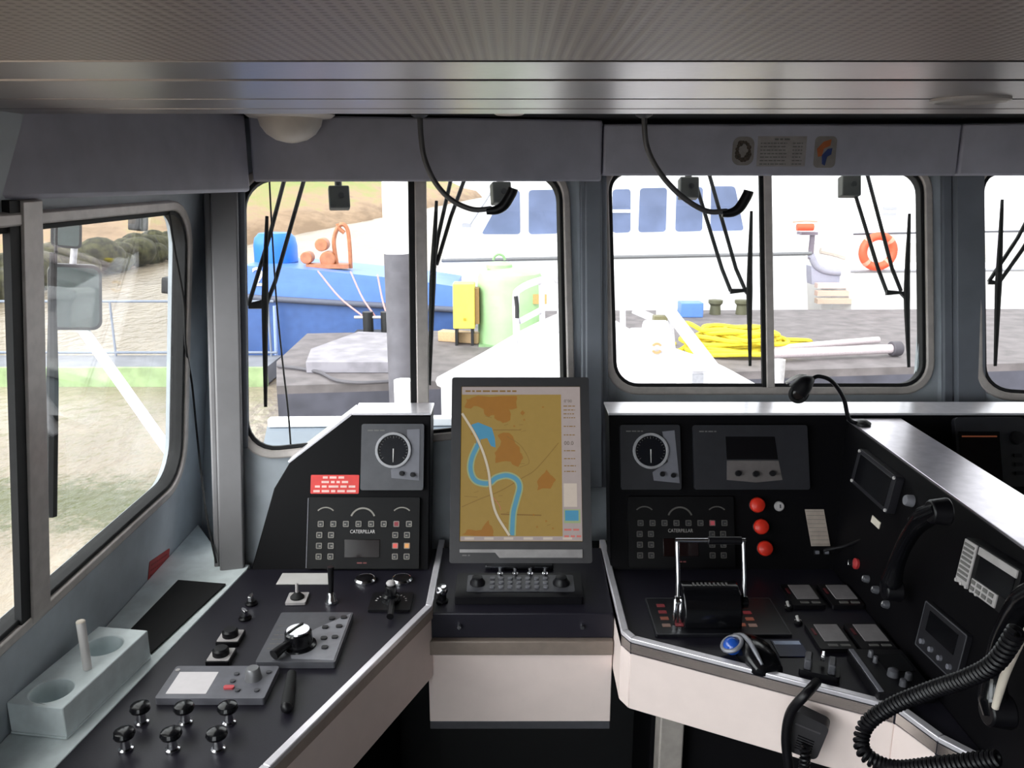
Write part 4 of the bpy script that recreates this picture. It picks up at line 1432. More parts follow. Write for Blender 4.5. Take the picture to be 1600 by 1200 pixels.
def handset(label, px, X, size, stripe=False, base=True):
    """telephone handset seen edge on: px centre line from the top to the bottom"""
    P = [atX(x, y, X) for x, y in px]
    o = P[len(P) // 2]
    t = thing('handset', label, 'handset', o)
    loc = [p_ - o for p_ in P]
    s_ = size
    M().tube(loc, [0.017 * s_, 0.021 * s_, 0.016 * s_, 0.015 * s_, 0.016 * s_, 0.021 * s_, 0.017 * s_], 16, 6).build('grip', BLKGL, t)
    for e, d in ((loc[0], loc[0] - loc[1]), (loc[-1], loc[-1] - loc[-2])):
        M().cyl(e + V((-0.014 * s_, 0, 0)) - d * 0.2, e + V((0.020 * s_, 0, 0)) - d * 0.2, 0.021 * s_, 0.026 * s_, 22).build('ear_cup', BLKPL, t, 0.003)
    return t, loc


ht, loc = handset('black telephone handset hooked on the wing face below the tilted display', [(1470, 796), (1440, 812), (1418, 842), (1404, 872), (1394, 905), (1390, 925)], 0.775, 1.0)
ht, loc = handset('large black telephone handset with a cream stripe at the near end of the wing', [(1640, 915), (1598, 945), (1570, 990), (1556, 1040), (1552, 1085), (1556, 1118)], 0.735, 1.05)
st = [atX(x, y, 0.700) - atX(1556, 1040, 0.735) for x, y in ((1607, 982), (1590, 1010), (1572, 1050), (1562, 1080), (1555, 1106))]
M().tube(st, [0.005, 0.0062, 0.0062, 0.006, 0.005], 10, 5).build('cream_stripe', CREAM, ht)

# satellite phone cradle with pale keys
q = [(1515, 846), (1612, 897), (1570, 962), (1504, 905)]
cx, cy, w, h, r = wquad(q, 0.02)
t = thing('radio_telephone', 'radio telephone with pale grey key rows around a dark screen on the wing face', 'radio', WG.mat(cx, cy, 0.001, r))
w, h = 0.165, 0.085
M().prism(rrect(0, 0, w, h, 0.006), 0, 0.026).build('case', BLKPL, t, 0.003)
KEYP = mat('pale_grey_keypad', '#b6b1b1', 0.4)
M().box(-w / 2 + 0.022, 0, 0.027, 0.038, h * 0.94, 0.004).build('key_field', KEYP, t, 0.001)
M().box(0.02, h / 2 - 0.009, 0.027, w * 0.66, 0.014, 0.004).build('key_field', KEYP, t, 0.001)
M().box(0.004, -h / 2 + 0.014, 0.027, w * 0.45, 0.024, 0.004).build('key_field', KEYP, t, 0.001)
M().box(0.022, 0.006, 0.0268, w * 0.6, h * 0.5, 0.002).build('screen', BLKGL, t)
for j in range(8):
    M().box(-w / 2 + 0.022, 0.032 - j * 0.0085, 0.0296, 0.030, 0.0045, 0.0016).build('key', INKG, t)
for i in range(4):
    for j in range(2):
        M().box(-0.026 + i * 0.018, -h / 2 + 0.020 - j * 0.011, 0.0296, 0.012, 0.0065, 0.0016).build('key', INKG, t)
for i in range(5):
    M().lathe([(0.004, 0.026), (0.0035, 0.030), (0.0005, 0.0305)], 12, (-w / 2 + 0.006 + i * 0.016, -h / 2 - 0.0 + 0.004, 0)).build('button', LGREY, t)
# dark panels on the near wing face
q = [(1456, 945), (1518, 1000), (1500, 1060), (1440, 1005)]
cx, cy, w, h, r = wquad(q)
t = thing('instrument_cluster', 'dark recessed instrument panel with thin grey borders low on the wing face', 'instrument panel', WG.mat(cx, cy, GP, r))
M().prism(rrect(0, 0, 0.15, 0.095, 0.004), 0, 0.010).build('plate', mat('wing_panel_black', '#1b1a1f', 0.45), t, 0.002)
M().ring(rrect(0, 0, 0.148, 0.093, 0.004), rrect(0, 0, 0.144, 0.089, 0.003), 0.010, 0.0106).build('border', DGREY, t)
for i in range(4):
    M().lathe([(0.0055, 0.010), (0.005, 0.016), (0.0005, 0.0164)], 14, (-0.05 + 0.033 * i, -0.028, 0)).build('knob', MGREY, t)
M().box(0.0, 0.016, 0.0108, 0.10, 0.04, 0.0016).build('screen', BLKGL, t)

# gooseneck chart lamp rising from the wing and arching to port
P = [V((0.868, 1.975, 1.1545))] + [atY(x, y, yy) for x, y, yy in ((1327, 655, 1.97), (1318, 622, 1.965), (1300, 596, 1.96), (1280, 588, 1.955), (1268, 592, 1.95))]
o = P[0]
t = thing('chart_lamp', 'black gooseneck lamp arching over the coaming in front of the middle window', 'lamp', o)
M().lathe([(0.020, 0), (0.020, 0.005), (0.009, 0.012)]).build('base', BLKPL, t)
M().tube([p_ - o for p_ in P], 0.0052, 12, 8).build('flexible_arm', BLKPL, t)
hd = atY(1246, 612, 1.945) - o
hb = P[-1] - o
M().tube([hb, hb * 0.5 + hd * 0.5 + V((0, -0.004, 0.006)), hd], [0.010, 0.021, 0.026], 18, 4).build('lamp_head', BLKPL, t)
M().torus(hd + V((0, -0.010, -0.002)), 0.020, 0.005, 26, 8, axis='Y').build('lamp_rim', RUB, t)
M().sphere(hd + V((0, -0.008, -0.002)), 0.017, (1, 0.35, 1), 20, 10).build('lens', mat('dark_lens', '#2b2524', 0.2), t)
M().tube([atY(1228, 598, 1.965) - o, atY(1248, 588, 1.965) - o, atY(1268, 590, 1.96) - o], [0.004, 0.006, 0.004], 10, 5).build('painted_glare', WHITE, t)  # white glare beside the lamp head, painted as a pale rod

# fist microphone hanging in front of the apron, its clip on the desk
a, b_ = DK.uv(1280, 1052)
t = thing('microphone_clip', 'black clip with a chrome tab on the starboard desk above the hanging microphone', 'clip', DK.mat(a, b_, GP, -0.4))
M().prism(rrect(0, 0, 0.075, 0.045, 0.006), 0, 0.012).build('base', BLKPL, t, 0.002)
M().box(-0.022, 0, 0.022, 0.014, 0.036, 0.022).build('jaw', DGREY, t, 0.003)
M().box(0.022, 0, 0.022, 0.014, 0.036, 0.022).build('jaw', DGREY, t, 0.003)
M().box(0.004, 0.014, 0.030, 0.008, 0.022, 0.012).build('chrome_tab', CHROME, t, 0.002)
MPL = Plane((0.250, 1.568 - 0.05, 0.0), (0.454, -0.232, 0), (0, 0, 1))
mc = MPL.uv(1260, 1142)
t = thing('fist_microphone', 'black square fist microphone hanging in front of the bright apron', 'microphone', MPL.mat(mc[0], mc[1], 0.0, -0.15))
M().prism(rquad([(-0.032, 0.042), (0.036, 0.036), (0.030, -0.044), (-0.022, -0.048)], 0.012), -0.014, 0.014).build('body', mat('microphone_black', '#29272a', 0.45), t, 0.004)
M().box(0.001, 0.016, 0.0146, 0.046, 0.003, 0.0014).build('name_strip', mat('mic_grey_strip', '#4a474a', 0.4), t)
g = M()
for i in range(6):
    g.box(0.003, -0.006 - i * 0.0055, 0.0144, 0.030, 0.002, 0.001)
g.build('grille', BLKGL, t)
M().box(-0.034, 0.004, 0.0, 0.006, 0.034, 0.016).build('talk_key', DGREY, t, 0.002)


def coil(path, R, pitch, r, seg=7, per=10):
    pts = smooth_path(path, 24)
    L_ = [0.0]
    for i in range(1, len(pts)):
        L_.append(L_[-1] + (pts[i] - pts[i - 1]).length)
    n = int(L_[-1] / pitch * per)
    out = []
    a_ = None
    j = 0
    for k in range(n + 1):
        s_ = L_[-1] * k / n
        while j < len(L_) - 2 and L_[j + 1] < s_:
            j += 1
        f = (s_ - L_[j]) / max(1e-9, L_[j + 1] - L_[j])
        p_ = pts[j].lerp(pts[j + 1], f)
        tt = (pts[j + 1] - pts[j]).normalized()
        if a_ is None:
            a_ = tt.orthogonal().normalized()
        a_ = (a_ - tt * a_.dot(tt)).normalized()
        b2 = tt.cross(a_)
        g_ = 2 * PI * k / per
        out.append(p_ + (a_ * math.cos(g_) + b2 * math.sin(g_)) * R)
    return out


P = [DK.hit(1276, 1066, 0.02), DK.hit(1262, 1082, 0.035), MPL.hit(1236, 1112, 0.03), MPL.hit(1228, 1150, 0.03), MPL.hit(1232, 1195, 0.03), MPL.hit(1238, 1240, 0.03)]
tag(M().tube(P, 0.009, 10, 8).build('microphone_cable', BLKPL), 'smooth black cable looping over the desk edge beside the hanging microphone', 'cable')
P = [MPL.hit(1258, 1165, 0.024), MPL.hit(1258, 1185, 0.03), MPL.hit(1254, 1215, 0.03), MPL.hit(1248, 1245, 0.025)]
tag(M().tube(coil(P, 0.008, 0.008, 0.002), 0.0028, 6, 0).build('coiled_cord', BLKPL), 'short black coiled cord hanging below the fist microphone', 'cord')
# thick coiled cord of the near handset
P = [atY(x, y, yy) for x, y, yy in ((1590, 985, 0.98), (1555, 1035, 1.0), (1510, 1060, 1.04), (1450, 1080, 1.10), (1390, 1105, 1.15), (1352, 1135, 1.17), (1350, 1175, 1.15), (1395, 1200, 1.12), (1470, 1195, 1.06), (1560, 1185, 1.0))]
for p_ in P:
    if p_.z < 0.822 and p_.x > 0.72:
        pass
tag(M().tube(coil(P, 0.0100, 0.0080, 0.003), 0.0036, 6, 0).build('coiled_cord', BLKPL), 'thick black coiled handset cord sagging over the near corner of the starboard console', 'cord')
# cord from the far handset across to the console back
P = [atX(1440, 806, 0.765), atY(1418, 812, 1.66), atY(1380, 828, 1.74), atY(1330, 850, 1.84), atY(1288, 860, 1.89)]
tag(M().tube(P, 0.0042, 8, 8).build('cable', BLKPL), 'thin black cord running from the far handset towards the beige label strip', 'cord')

# outboard station beyond the wing
PO = Plane((0, 1.90, DZ), (1, 0, 0), (0, 0.14, 0.358))
q = [(1478, 652), (1594, 654), (1602, 760), (1500, 760)]
cx, cy, w, h, r = PO.quad(q)
t = thing('radar_display', 'dim display with an orange line on its dark screen beyond the wing', 'display', PO.mat(cx, cy, GP))
M().prism(rrect(0, 0, w, h, 0.012), 0, 0.018).build('housing', mat('dim_grey_panel', '#3a3a40', 0.45), t, 0.003)
M().box(-0.03, -0.012, 0.0185, w * 0.58, h * 0.72, 0.002).build('screen', BLKGL, t)
M().box(-0.03, h * 0.22, 0.0198, w * 0.5, 0.0035, 0.0006).build('orange_line', lit('dim_orange_line', '#5e3220', 1.0), t)
M().lathe([(0.018, 0.018), (0.016, 0.026), (0.001, 0.027)], 22, (w * 0.36, h * 0.2, 0)).build('knob', BLKPL, t)
for k in range(3):
    M().prism(rrect(w * 0.36, -0.01 - 0.022 * k, 0.020, 0.010, 0.003, 3), 0.018, 0.021).build('key', BLKPL, t)
p = atZ(1556, 752, 1.02)
tag(M().torus((p.x + 0.05, p.y + 0.03, DZ + 0.20), 0.035, 0.004, 26, 8).build('headset_band', mat('grey_headset_band', '#8f8c90', 0.4)), 'thin grey headset band peeping over the wing cap', 'headset') if False else None
# ================================================================== OUTSIDE
WZ = -3.5
HULLW = mat('white_hull_paint', '#eeeef0', 0.4, var=0.02, scale=3)
DECK = mat('grey_pontoon_deck', '#6d6769', 0.75, var=0.14, scale=2.5, bump=0.1)
DECKF = mat('pontoon_side_paint', '#4b4b57', 0.6, var=0.15, scale=2)
BLUE = mat('blue_hull_paint', '#5a80c8', 0.4, var=0.04, scale=3)
BLUE2 = mat('darker_blue_hull_paint', '#41609c', 0.5, var=0.06, scale=4)  # darker blue for the hull below the rubbing strake
BLKX = mat('outside_black_paint', '#1b1b1e', 0.5, var=0.1)
GLX = mat('hazed_ship_glass', '#5c6888', 0.25, var=0.08, scale=1.6)  # dark blue grey glass made paler, outdoor haze painted into the colour
GREEN = mat('pale_green_paint', '#9fc590', 0.5, var=0.05, scale=3)
YEL = mat('yellow_paint', '#ecd65a', 0.45, var=0.05, scale=5)
ORG = mat('orange_paint', '#b2714f', 0.5, var=0.1, scale=6)


def Y(px, py, y):
    return atY(px, py, y)


def Wz(px, py, z):
    return atZ(px, py, z)


def plate(pts, d, name, m, parent=None, bevel=0, mw=None):
    return M().extr(pts, d).build(name, m, parent, bevel)


# ------------------------------------------------ water
wm = bpy.data.materials.new('harbour_water')
wm.use_nodes = True
nt = wm.node_tree
N, L = nt.nodes, nt.links
b = N['Principled BSDF']
tc = N.new('ShaderNodeTexCoord')
mp = N.new('ShaderNodeMapping')
mp.inputs['Scale'].default_value = (1, 0.55, 1)
L.new(tc.outputs['Object'], mp.inputs['Vector'])
n1 = N.new('ShaderNodeTexNoise')
n1.inputs['Scale'].default_value = 0.22
n1.inputs['Detail'].default_value = 7
n1.inputs['Roughness'].default_value = 0.6
L.new(mp.outputs[0], n1.inputs['Vector'])
n2 = N.new('ShaderNodeTexNoise')
n2.inputs['Scale'].default_value = 3.0
n2.inputs['Detail'].default_value = 4
L.new(mp.outputs[0], n2.inputs['Vector'])
rp = N.new('ShaderNodeValToRGB')
rp.color_ramp.elements[0].position = 0.40
rp.color_ramp.elements[0].color = (*srgb('#85796a'), 1)
rp.color_ramp.elements[1].position = 0.62
rp.color_ramp.elements[1].color = (*srgb('#9c9080'), 1)
L.new(n1.outputs['Fac'], rp.inputs['Fac'])
# a band of green weed drifting beside the hull
sy = N.new('ShaderNodeSeparateXYZ')
L.new(tc.outputs['Object'], sy.inputs[0])


def wmath(op, a, b_=None, c_=None):
    n_ = N.new('ShaderNodeMath')
    n_.operation = op
    for i_, x_ in enumerate((a, b_, c_)):
        if isinstance(x_, (int, float)):
            n_.inputs[i_].default_value = x_
        elif x_ is not None:
            L.new(x_, n_.inputs[i_])
    return n_.outputs[0]


n3 = N.new('ShaderNodeTexNoise')
n3.inputs['Scale'].default_value = 5.0
n3.inputs['Detail'].default_value = 8
n3.inputs['Roughness'].default_value = 0.75
L.new(tc.outputs['Object'], n3.inputs['Vector'])
dy = wmath('ABSOLUTE', wmath('SUBTRACT', wmath('MULTIPLY_ADD', n1.outputs['Fac'], 1.6, sy.outputs['Y']), 13.6))
bd = wmath('SUBTRACT', 1.0, wmath('DIVIDE', dy, 1.9))
xm = wmath('LESS_THAN', sy.outputs['X'], -2.5)
wf = N.new('ShaderNodeMapRange')
wf.interpolation_type = 'SMOOTHSTEP'
wf.inputs['From Min'].default_value = 0.52
wf.inputs['From Max'].default_value = 0.85
L.new(wmath('MULTIPLY_ADD', bd, 0.42, n3.outputs['Fac']), wf.inputs['Value'])
wmix = N.new('ShaderNodeMix')
wmix.data_type = 'RGBA'
wmix.inputs['B'].default_value = (*srgb('#434a20'), 1)
L.new(wmath('MULTIPLY', wmath('MULTIPLY', wf.outputs[0], xm), 0.85), wmix.inputs['Factor'])
L.new(rp.outputs['Color'], wmix.inputs['A'])
L.new(wmix.outputs['Result'], b.inputs['Base Color'])
b.inputs['Roughness'].default_value = 0.22
b.inputs['IOR'].default_value = 1.33
bp = N.new('ShaderNodeBump')
bp.inputs['Strength'].default_value = 0.45
bp.inputs['Distance'].default_value = 0.25
L.new(n2.outputs['Fac'], bp.inputs['Height'])
L.new(bp.outputs['Normal'], b.inputs['Normal'])
g = M()
g.add([(-160, -40, WZ), (200, -40, WZ), (200, 420, WZ), (-160, 420, WZ)], [(0, 1, 2, 3)])
struct(g.build('water', wm, None, 0, 0))
# ------------------------------------------------ far bank
g = M()
rn = random.Random(11)
prof = [(0, -0.6), (1.5, 0.5), (3.0, 1.4), (6, 2.4), (11, 4.6), (18, 7.5), (30, 10.5)]
NY = 70
vs = []
for i in range(NY):
    y = -10 + i * 3.4
    for d, z in prof:
        vs.append((-22.5 + 0.085 * max(0, y - 40) - d + rn.uniform(-.35, .35), y, WZ + z + rn.uniform(-.25, .25) * (d > 0)))
n = len(prof)
g.add(vs, [(i * n + j, (i + 1) * n + j, (i + 1) * n + j + 1, i * n + j + 1) for i in range(NY - 1) for j in range(n - 1)])
bm_ = bpy.data.materials.new('grassy_bank')
bm_.use_nodes = True
nt = bm_.node_tree
N, L = nt.nodes, nt.links
b = N['Principled BSDF']
tc = N.new('ShaderNodeTexCoord')
mp = N.new('ShaderNodeMapping')
mp.inputs['Scale'].default_value = (1, 0.35, 2.0)
L.new(tc.outputs['Object'], mp.inputs['Vector'])
n1 = N.new('ShaderNodeTexNoise')
n1.inputs['Scale'].default_value = 0.35
n1.inputs['Detail'].default_value = 9
n1.inputs['Roughness'].default_value = 0.7
L.new(mp.outputs[0], n1.inputs['Vector'])
sp = N.new('ShaderNodeSeparateXYZ')
L.new(tc.outputs['Object'], sp.inputs[0])
mr = N.new('ShaderNodeMapRange')
mr.inputs['From Min'].default_value = WZ
mr.inputs['From Max'].default_value = WZ + 7
L.new(sp.outputs['Z'], mr.inputs['Value'])
ad = N.new('ShaderNodeMath')
ad.operation = 'MULTIPLY_ADD'
ad.inputs[1].default_value = 0.55
L.new(mr.outputs[0], ad.inputs[0])
L.new(n1.outputs['Fac'], ad.inputs[2])
rp = N.new('ShaderNodeValToRGB')
e = rp.color_ramp.elements
e[0].position, e[0].color = 0.45, (*srgb('#7d6650'), 1)
e[1].position, e[1].color = 0.95, (*srgb('#7f8d4a'), 1)
k = e.new(0.66)
k.color = (*srgb('#9c836a'), 1)
k = e.new(0.8)
k.color = (*srgb('#8f8a58'), 1)
L.new(ad.outputs[0], rp.inputs['Fac'])
L.new(rp.outputs['Color'], b.inputs['Base Color'])
b.inputs['Roughness'].default_value = 0.9
struct(g.build('land_bank', bm_, None, 0, 60))
# dark scrub at the water's edge to port
g = M()
for k in range(90):
    y = rn.uniform(35, 58)
    x = -22.3 - rn.uniform(0, 1.6)
    r_ = rn.uniform(0.5, 1.1)
    g.sphere((x, y, WZ + 0.35 + rn.uniform(0, 0.9)), r_, (1, 1.3, 0.8), 10, 7)
tag(g.build('scrub', mat('dark_scrub', '#403f28', 0.9, var=0.35, scale=2.5, bump=0.6)), 'dark low scrub along the far bank at the water edge', 'scrub', kind='stuff')

# ------------------------------------------------ floating walkway to port with railing
t = thing('floating_walkway', 'pale green edged floating walkway with a grey railing out to port', 'walkway', (0, 0, 0))
a0, a1 = Wz(-260, 596, -3.0), Wz(425, 592, -3.0)
yw = 20.85
M().box(-14.0, yw + 0.75, -3.22, 15.4, 1.4, 0.44).build('walkway_deck', mat('walkway_grey', '#7c7e86', 0.7, var=0.08, scale=2), t)
M().box(-14.0, yw - 0.03, -3.27, 15.4, 0.14, 0.54).build('edge_board', mat('pale_green_edge', '#9ab080', 0.6, var=0.12, scale=3), t)
RAILG = mat('grey_rail', '#7d8595', 0.5)
for z in (-1.5, -2.9):
    M().cyl((-21.6, yw + 1.35, z), (-6.4, yw + 1.35, z), 0.035, seg=10).build('rail', RAILG, t)
for k in range(8):
    x = -21.4 + k * 2.12
    M().cyl((x, yw + 1.35, -3.0), (x, yw + 1.35, -1.48), 0.032, seg=10).build('post', RAILG, t)

# ------------------------------------------------ pontoon ahead
PZ = -2.0
cA = [Wz(432, 603, PZ), Wz(1640, 566, PZ)]
cB = [Wz(1700, 482, PZ), Wz(738, 486, PZ), Wz(716, 516, PZ), Wz(480, 521, PZ), Wz(432, 565, PZ)]
t = thing('pontoon', 'long dark grey steel pontoon lying ahead of the bow', 'pontoon', (0, 0, 0))
outl = cA + cB
M().extr([V((p_.x, p_.y, PZ)) for p_ in outl], (0, 0, -0.16)).build('deck', DECK, t)
ins = [V((p_.x, p_.y, PZ - 0.16)) for p_ in outl]
M().extr(ins, (0, 0, -1.6)).build('hull_side', DECKF, t)
# hatch cover
hq = [(478, 566), (660, 566), (660, 522), (560, 518), (486, 545)]
hp = [Wz(x, y, PZ + 0.22) for x, y in hq]
th = thing('hatch_cover', 'pale grey raised hatch cover on the pontoon deck', 'hatch', (0, 0, 0))
M().extr([V((p_.x, p_.y, PZ + 0.22)) for p_ in hp], (0, 0, -0.21)).build('cover', mat('hatch_grey', '#8f8b93', 0.65, var=0.12, scale=3), th)
# cable on the pontoon
P = [Wz(x, y, PZ + 0.045) for x, y in ((434, 572), (470, 576), (500, 582), (525, 594), (560, 598), (590, 597), (608, 596))]
tag(M().tube(P, 0.035, 8, 6).build('deck_hose', mat('grey_hose', '#57545a', 0.6)), 'grey hose snaking across the pontoon deck near its edge', 'hose')
# mooring pile
t = thing('mooring_pile', 'thick mooring pile, white above and dark grey below, rising beside the pontoon', 'pile', Y(627, 600, 14.5) * 1)
o = Y(627, 600, 14.5)
xr = 0.225
zt, zm = Y(627, 240, 14.5).z - o.z, Y(627, 396, 14.5).z - o.z
M().cyl((0, 0, WZ - o.z - 0.3), (0, 0, zm), xr, seg=28).build('lower_sleeve', mat('pile_grey', '#66646c', 0.7, var=0.1, scale=3), t)
M().cyl((0, 0, zm), (0, 0, zt), xr * 0.985, seg=28).build('upper_pipe', HULLW, t)
# white bollard post below it
p = Y(632, 640, 9.5)
t = thing('white_post', 'short white round post at the rail beside the mooring pile', 'post', (p.x, p.y, p.z))
M().cyl((0, 0, -1.2), (0, 0, 0.36), 0.115, seg=20).build('tube', HULLW, t)
# bollard cross with mooring lines
p = Wz(590, 522, PZ)
t = thing('bollard', 'dark twin bollard on the pontoon with a pale crossbar', 'bollard', p)
for dx in (-0.22, 0.22):
    M().cyl((dx, 0, 0), (dx, 0, 0.55), 0.13, seg=18).build('barrel', BLKX, t)
M().cyl((-0.55, -0.02, 0.42), (0.6, -0.02, 0.42), 0.035, seg=10).build('crossbar', LGREY, t)
M().box(0, 0, 0.03, 1.1, 0.6, 0.06).build('base_plate', BLKX, t)
for k, (a, b_) in enumerate((((497, 424), (578, 500)), ((548, 425), (585, 497)), ((590, 430), (600, 492)))):
    wh = ('longest', 'middle', 'shortest')[k]
    A, B = Y(a[0], a[1], 22.4), p + V((-0.35 + 0.3 * k, 0, 0.45))
    m_ = (A + B) / 2 + V((0, 0, -0.12))
    tag(M().tube([A, m_, B], 0.022, 8, 8).build('mooring_line', mat('pink_orange_rope', '#c98f8c', 0.8)), 'thin pinkish mooring line from the blue hull to the bollard, the %s of three' % wh, 'rope', 'mooring lines')

# ------------------------------------------------ blue workboat
t = thing('blue_workboat', 'blue hulled workboat moored behind the pontoon', 'boat', (0, 0, 0))
yb = 23.0
dp = V((0, 2.7, 0))
u_ = [Y(x, y, yb) for x, y in ((380, 415), (440, 417), (640, 437), (712, 448), (712, 482), (440, 468), (380, 463))]
M().extr(u_, dp).build('bulwark', BLUE, t)
l_ = [Y(x, y, yb + 0.06) for x, y in ((380, 463), (440, 468), (712, 482), (712, 560), (380, 575))]
M().extr(l_, dp).build('hull', BLUE2, t)
M().tube([Y(380, 463, yb - 0.06), Y(440, 468, yb - 0.06), Y(712, 484, yb - 0.06)], 0.085, 10, 4).build('rubbing_strake', mat('strake_grey', '#5b5f70', 0.6), t)
M(Matrix.Translation(Y(404, 434, yb - 0.03)) @ Matrix.Rotation(PI / 2, 4, 'X')).text('2', 0, 0, 0.75, 0, d=0.03).build('painted_number', HULLW, t)
M().cyl(Y(429, 478, yb - 0.25), Y(432, 560, yb - 0.25), 0.05, seg=10).build('fender_pipe', mat('pale_blue_pipe', '#9db0e0', 0.5), t)
# blue tank drum on the workboat
p0, p1 = Y(420, 389, yb + 1.4), Y(466, 389, yb + 1.4)
t = thing('blue_drum', 'bright blue domed drum standing on the blue workboat', 'drum', (p0.x + 0.2, p0.y, Y(440, 417, yb).z + 0.01))
hz = Y(430, 362, yb + 1.4).z - Y(440, 417, yb).z - 0.01
M().lathe([(0.62, 0), (0.62, hz * 0.55), (0.58, hz * 0.8), (0.45, hz * 0.96), (0.01, hz)], 32).build('shell', mat('bright_blue_paint', '#1d6fd0', 0.4, var=0.04), t)
# orange winch gear
p = Y(520, 428, yb + 0.8)
p.z = Y(500, 423, yb).z + 0.02
t = thing('orange_winch', 'orange winch with round drums and a loop frame on the blue workboat', 'winch', p)
s1 = 25.0 / F
W_ = lambda x, y: V(((x - 520) * s1, 0, (428 - y) * s1))
for x, y, r_ in ((484, 414, 0.17), (507, 395, 0.18), (515, 416, 0.22)):
    c = W_(x, y)
    M().cyl(c + V((0, -0.2, 0)), c + V((0, 0.2, 0)), r_, seg=22).build('drum', ORG, t, 0.02)
M().tube([W_(527, 426), W_(524, 392), W_(530, 372), (W_(538, 366)), W_(545, 374), W_(547, 400), W_(547, 430)], 0.06, 8, 5).build('loop_frame', ORG, t)
M().tube([W_(531, 365), W_(533, 372), W_(540, 378)], 0.06, 8, 3).build('hook', ORG, t)
M().box(W_(515, 424).x, 0, W_(515, 426).z, 1.2, 0.5, 0.12).build('bedplate', ORG, t)

# ------------------------------------------------ white patrol vessel
t = thing('white_vessel', 'large white vessel with a row of hazy blue windows across the pontoon', 'ship', (0, 0, 0))
yv = 26.0
hl = [Y(x, y, yv) for x, y in ((668, 484), (664, 440), (700, 398), (722, 372), (1225, 366), (1258, 372), (1272, 484))]
hl[0].z = hl[-1].z = WZ - 0.2
M().extr(hl, (0, 5, 0)).build('hull', HULLW, t, 0.04)
hs = [Y(x, y, yv + 0.5) for x, y in ((700, 400), (742, 330), (800, 240), (1180, 236), (1184, 400))]
M().extr(hs, (0, 3.6, 0)).build('deckhouse', HULLW, t, 0.05)
ln = [Y(690, 407, yv - 0.03), Y(850, 404, yv - 0.03), Y(1268, 396, yv - 0.03)]
M().tube(ln, 0.055, 8, 3).build('rubbing_strake', mat('thin_grey_strake', '#6f6f72', 0.6), t)
for q in ([(752, 366), (790, 298), (812, 297), (813, 366)], [(826, 366), (826, 297), (870, 296), (872, 365)], [(957, 364), (957, 296), (985, 295), (985, 363)],
          [(997, 363), (1000, 294), (1042, 293), (1040, 362)], [(1055, 362), (1057, 293), (1098, 292), (1097, 361)], [(1110, 361), (1111, 291), (1148, 291), (1162, 360)]):
    pw = [Y(x, y, yv + 0.47) for x, y in q]
    o2d = [(p_.x, p_.z) for p_ in pw]
    rr = rquad(o2d, 0.10, 4)
    wo = M(Matrix.Translation((0, yv + 0.49, 0)) @ Matrix.Rotation(PI / 2, 4, 'X')).prism(rr, 0, 0.05).build('window', GLX, t)
    if q[0][0] == 957:
        a, b_ = Y(957, 330, yv + 0.4), Y(985, 329, yv + 0.4)
        M().box((a.x + b_.x) / 2, yv + 0.42, a.z, b_.x - a.x, 0.04, 0.09).build('sash_bar', HULLW, wo)
M().box(Y(728, 353, yv).x, yv + 0.40, Y(728, 353, yv).z, 0.28, 0.1, 0.12).build('vent', mat('vent_grey', '#9a9aa0', 0.6), t)
M().tube([Y(735, 350, yv), Y(760, 312, yv), Y(775, 288, yv)], 0.03, 8, 3).build('handrail', mat('vent_grey', '#9a9aa0', 0.6), t)
# second white vessel astern of it
t = thing('second_vessel', 'white vessel with a low side deck and steps at the end of the quay', 'ship', (0, 0, 0))
y2 = 29.0
M().extr([Y(1150, 380, y2 + 2.2), Y(1150, 230, y2 + 2.2), Y(1720, 226, y2 + 2.2), Y(1720, 380, y2 + 2.2)], (0, 4, 0)).build('deckhouse', HULLW, t, 0.05)
hh = [Y(1334, 424, y2 - 1.6), Y(1720, 421, y2 - 1.6), Y(1720, 486, y2 - 1.6), Y(1334, 484, y2 - 1.6)]
hh[2].z = hh[3].z = WZ - 0.2
M().extr(hh, (0, 2.6, 0)).build('side_hull', HULLW, t, 0.04)
hh = [Y(1284, 432, y2 + 0.2), Y(1720, 428, y2 + 0.2), Y(1720, 486, y2 + 0.2), Y(1284, 484, y2 + 0.2)]
hh[2].z = hh[3].z = WZ - 0.2
M().extr(hh, (0, 3.6, 0)).build('hull', HULLW, t, 0.04)
for k, (y0, c) in enumerate(((446, '#d9c3bd'), (458, '#d6b9ab'), (470, '#cdb7a6'))):
    a, b_ = Y(1275, y0, y2 - 0.9 - 0.25 * k), Y(1330, y0, y2 - 0.9 - 0.25 * k)
    M().box((a.x + b_.x) / 2, a.y, a.z, b_.x - a.x, 0.3, 0.16).build('step', mat('pinkish_step_%d' % (k + 1), c, 0.6), t)
a = Y(1390, 331, y2 + 2.15)
for k in range(2):
    M().box(a.x, a.y, a.z + 0.12 - 0.2 * k, 0.5, 0.06, 0.10).build('vent', mat('vent_grey', '#9a9aa0', 0.6), t)
# rail with life ring
t = thing('quay_rail', 'thin dark rail carrying the orange life ring on the second vessel', 'rail', (0, 0, 0))
yr = y2 - 1.7
RD = mat('dark_thin_rail', '#55555c', 0.5)
M().tube([Y(1329, 366, yr), Y(1480, 363, yr), Y(1700, 360, yr)], 0.035, 8, 3).build('top_rail', RD, t)
for x in (1331, 1440, 1560, 1680):
    M().cyl(Y(x, 365, yr), Y(x - 4, 428, yr), 0.05, seg=10).build('post', mat('lilac_white_post', '#d7cfdd', 0.5), t)
M().tube([Y(1329, 424, yr), Y(1700, 420, yr)], 0.05, 8, 0).build('lower_rail', mat('vent_grey', '#9a9aa0', 0.6), t)
c = Y(1372, 393, yr - 0.2)
t = thing('life_ring', 'round orange life ring hanging on the thin dark rail', 'life ring', c)
M().torus((0, 0, 0), 0.49, 0.135, 44, 12, axis='Y').build('ring', mat('life_ring_orange', '#ec5b3c', 0.55, var=0.05), t)
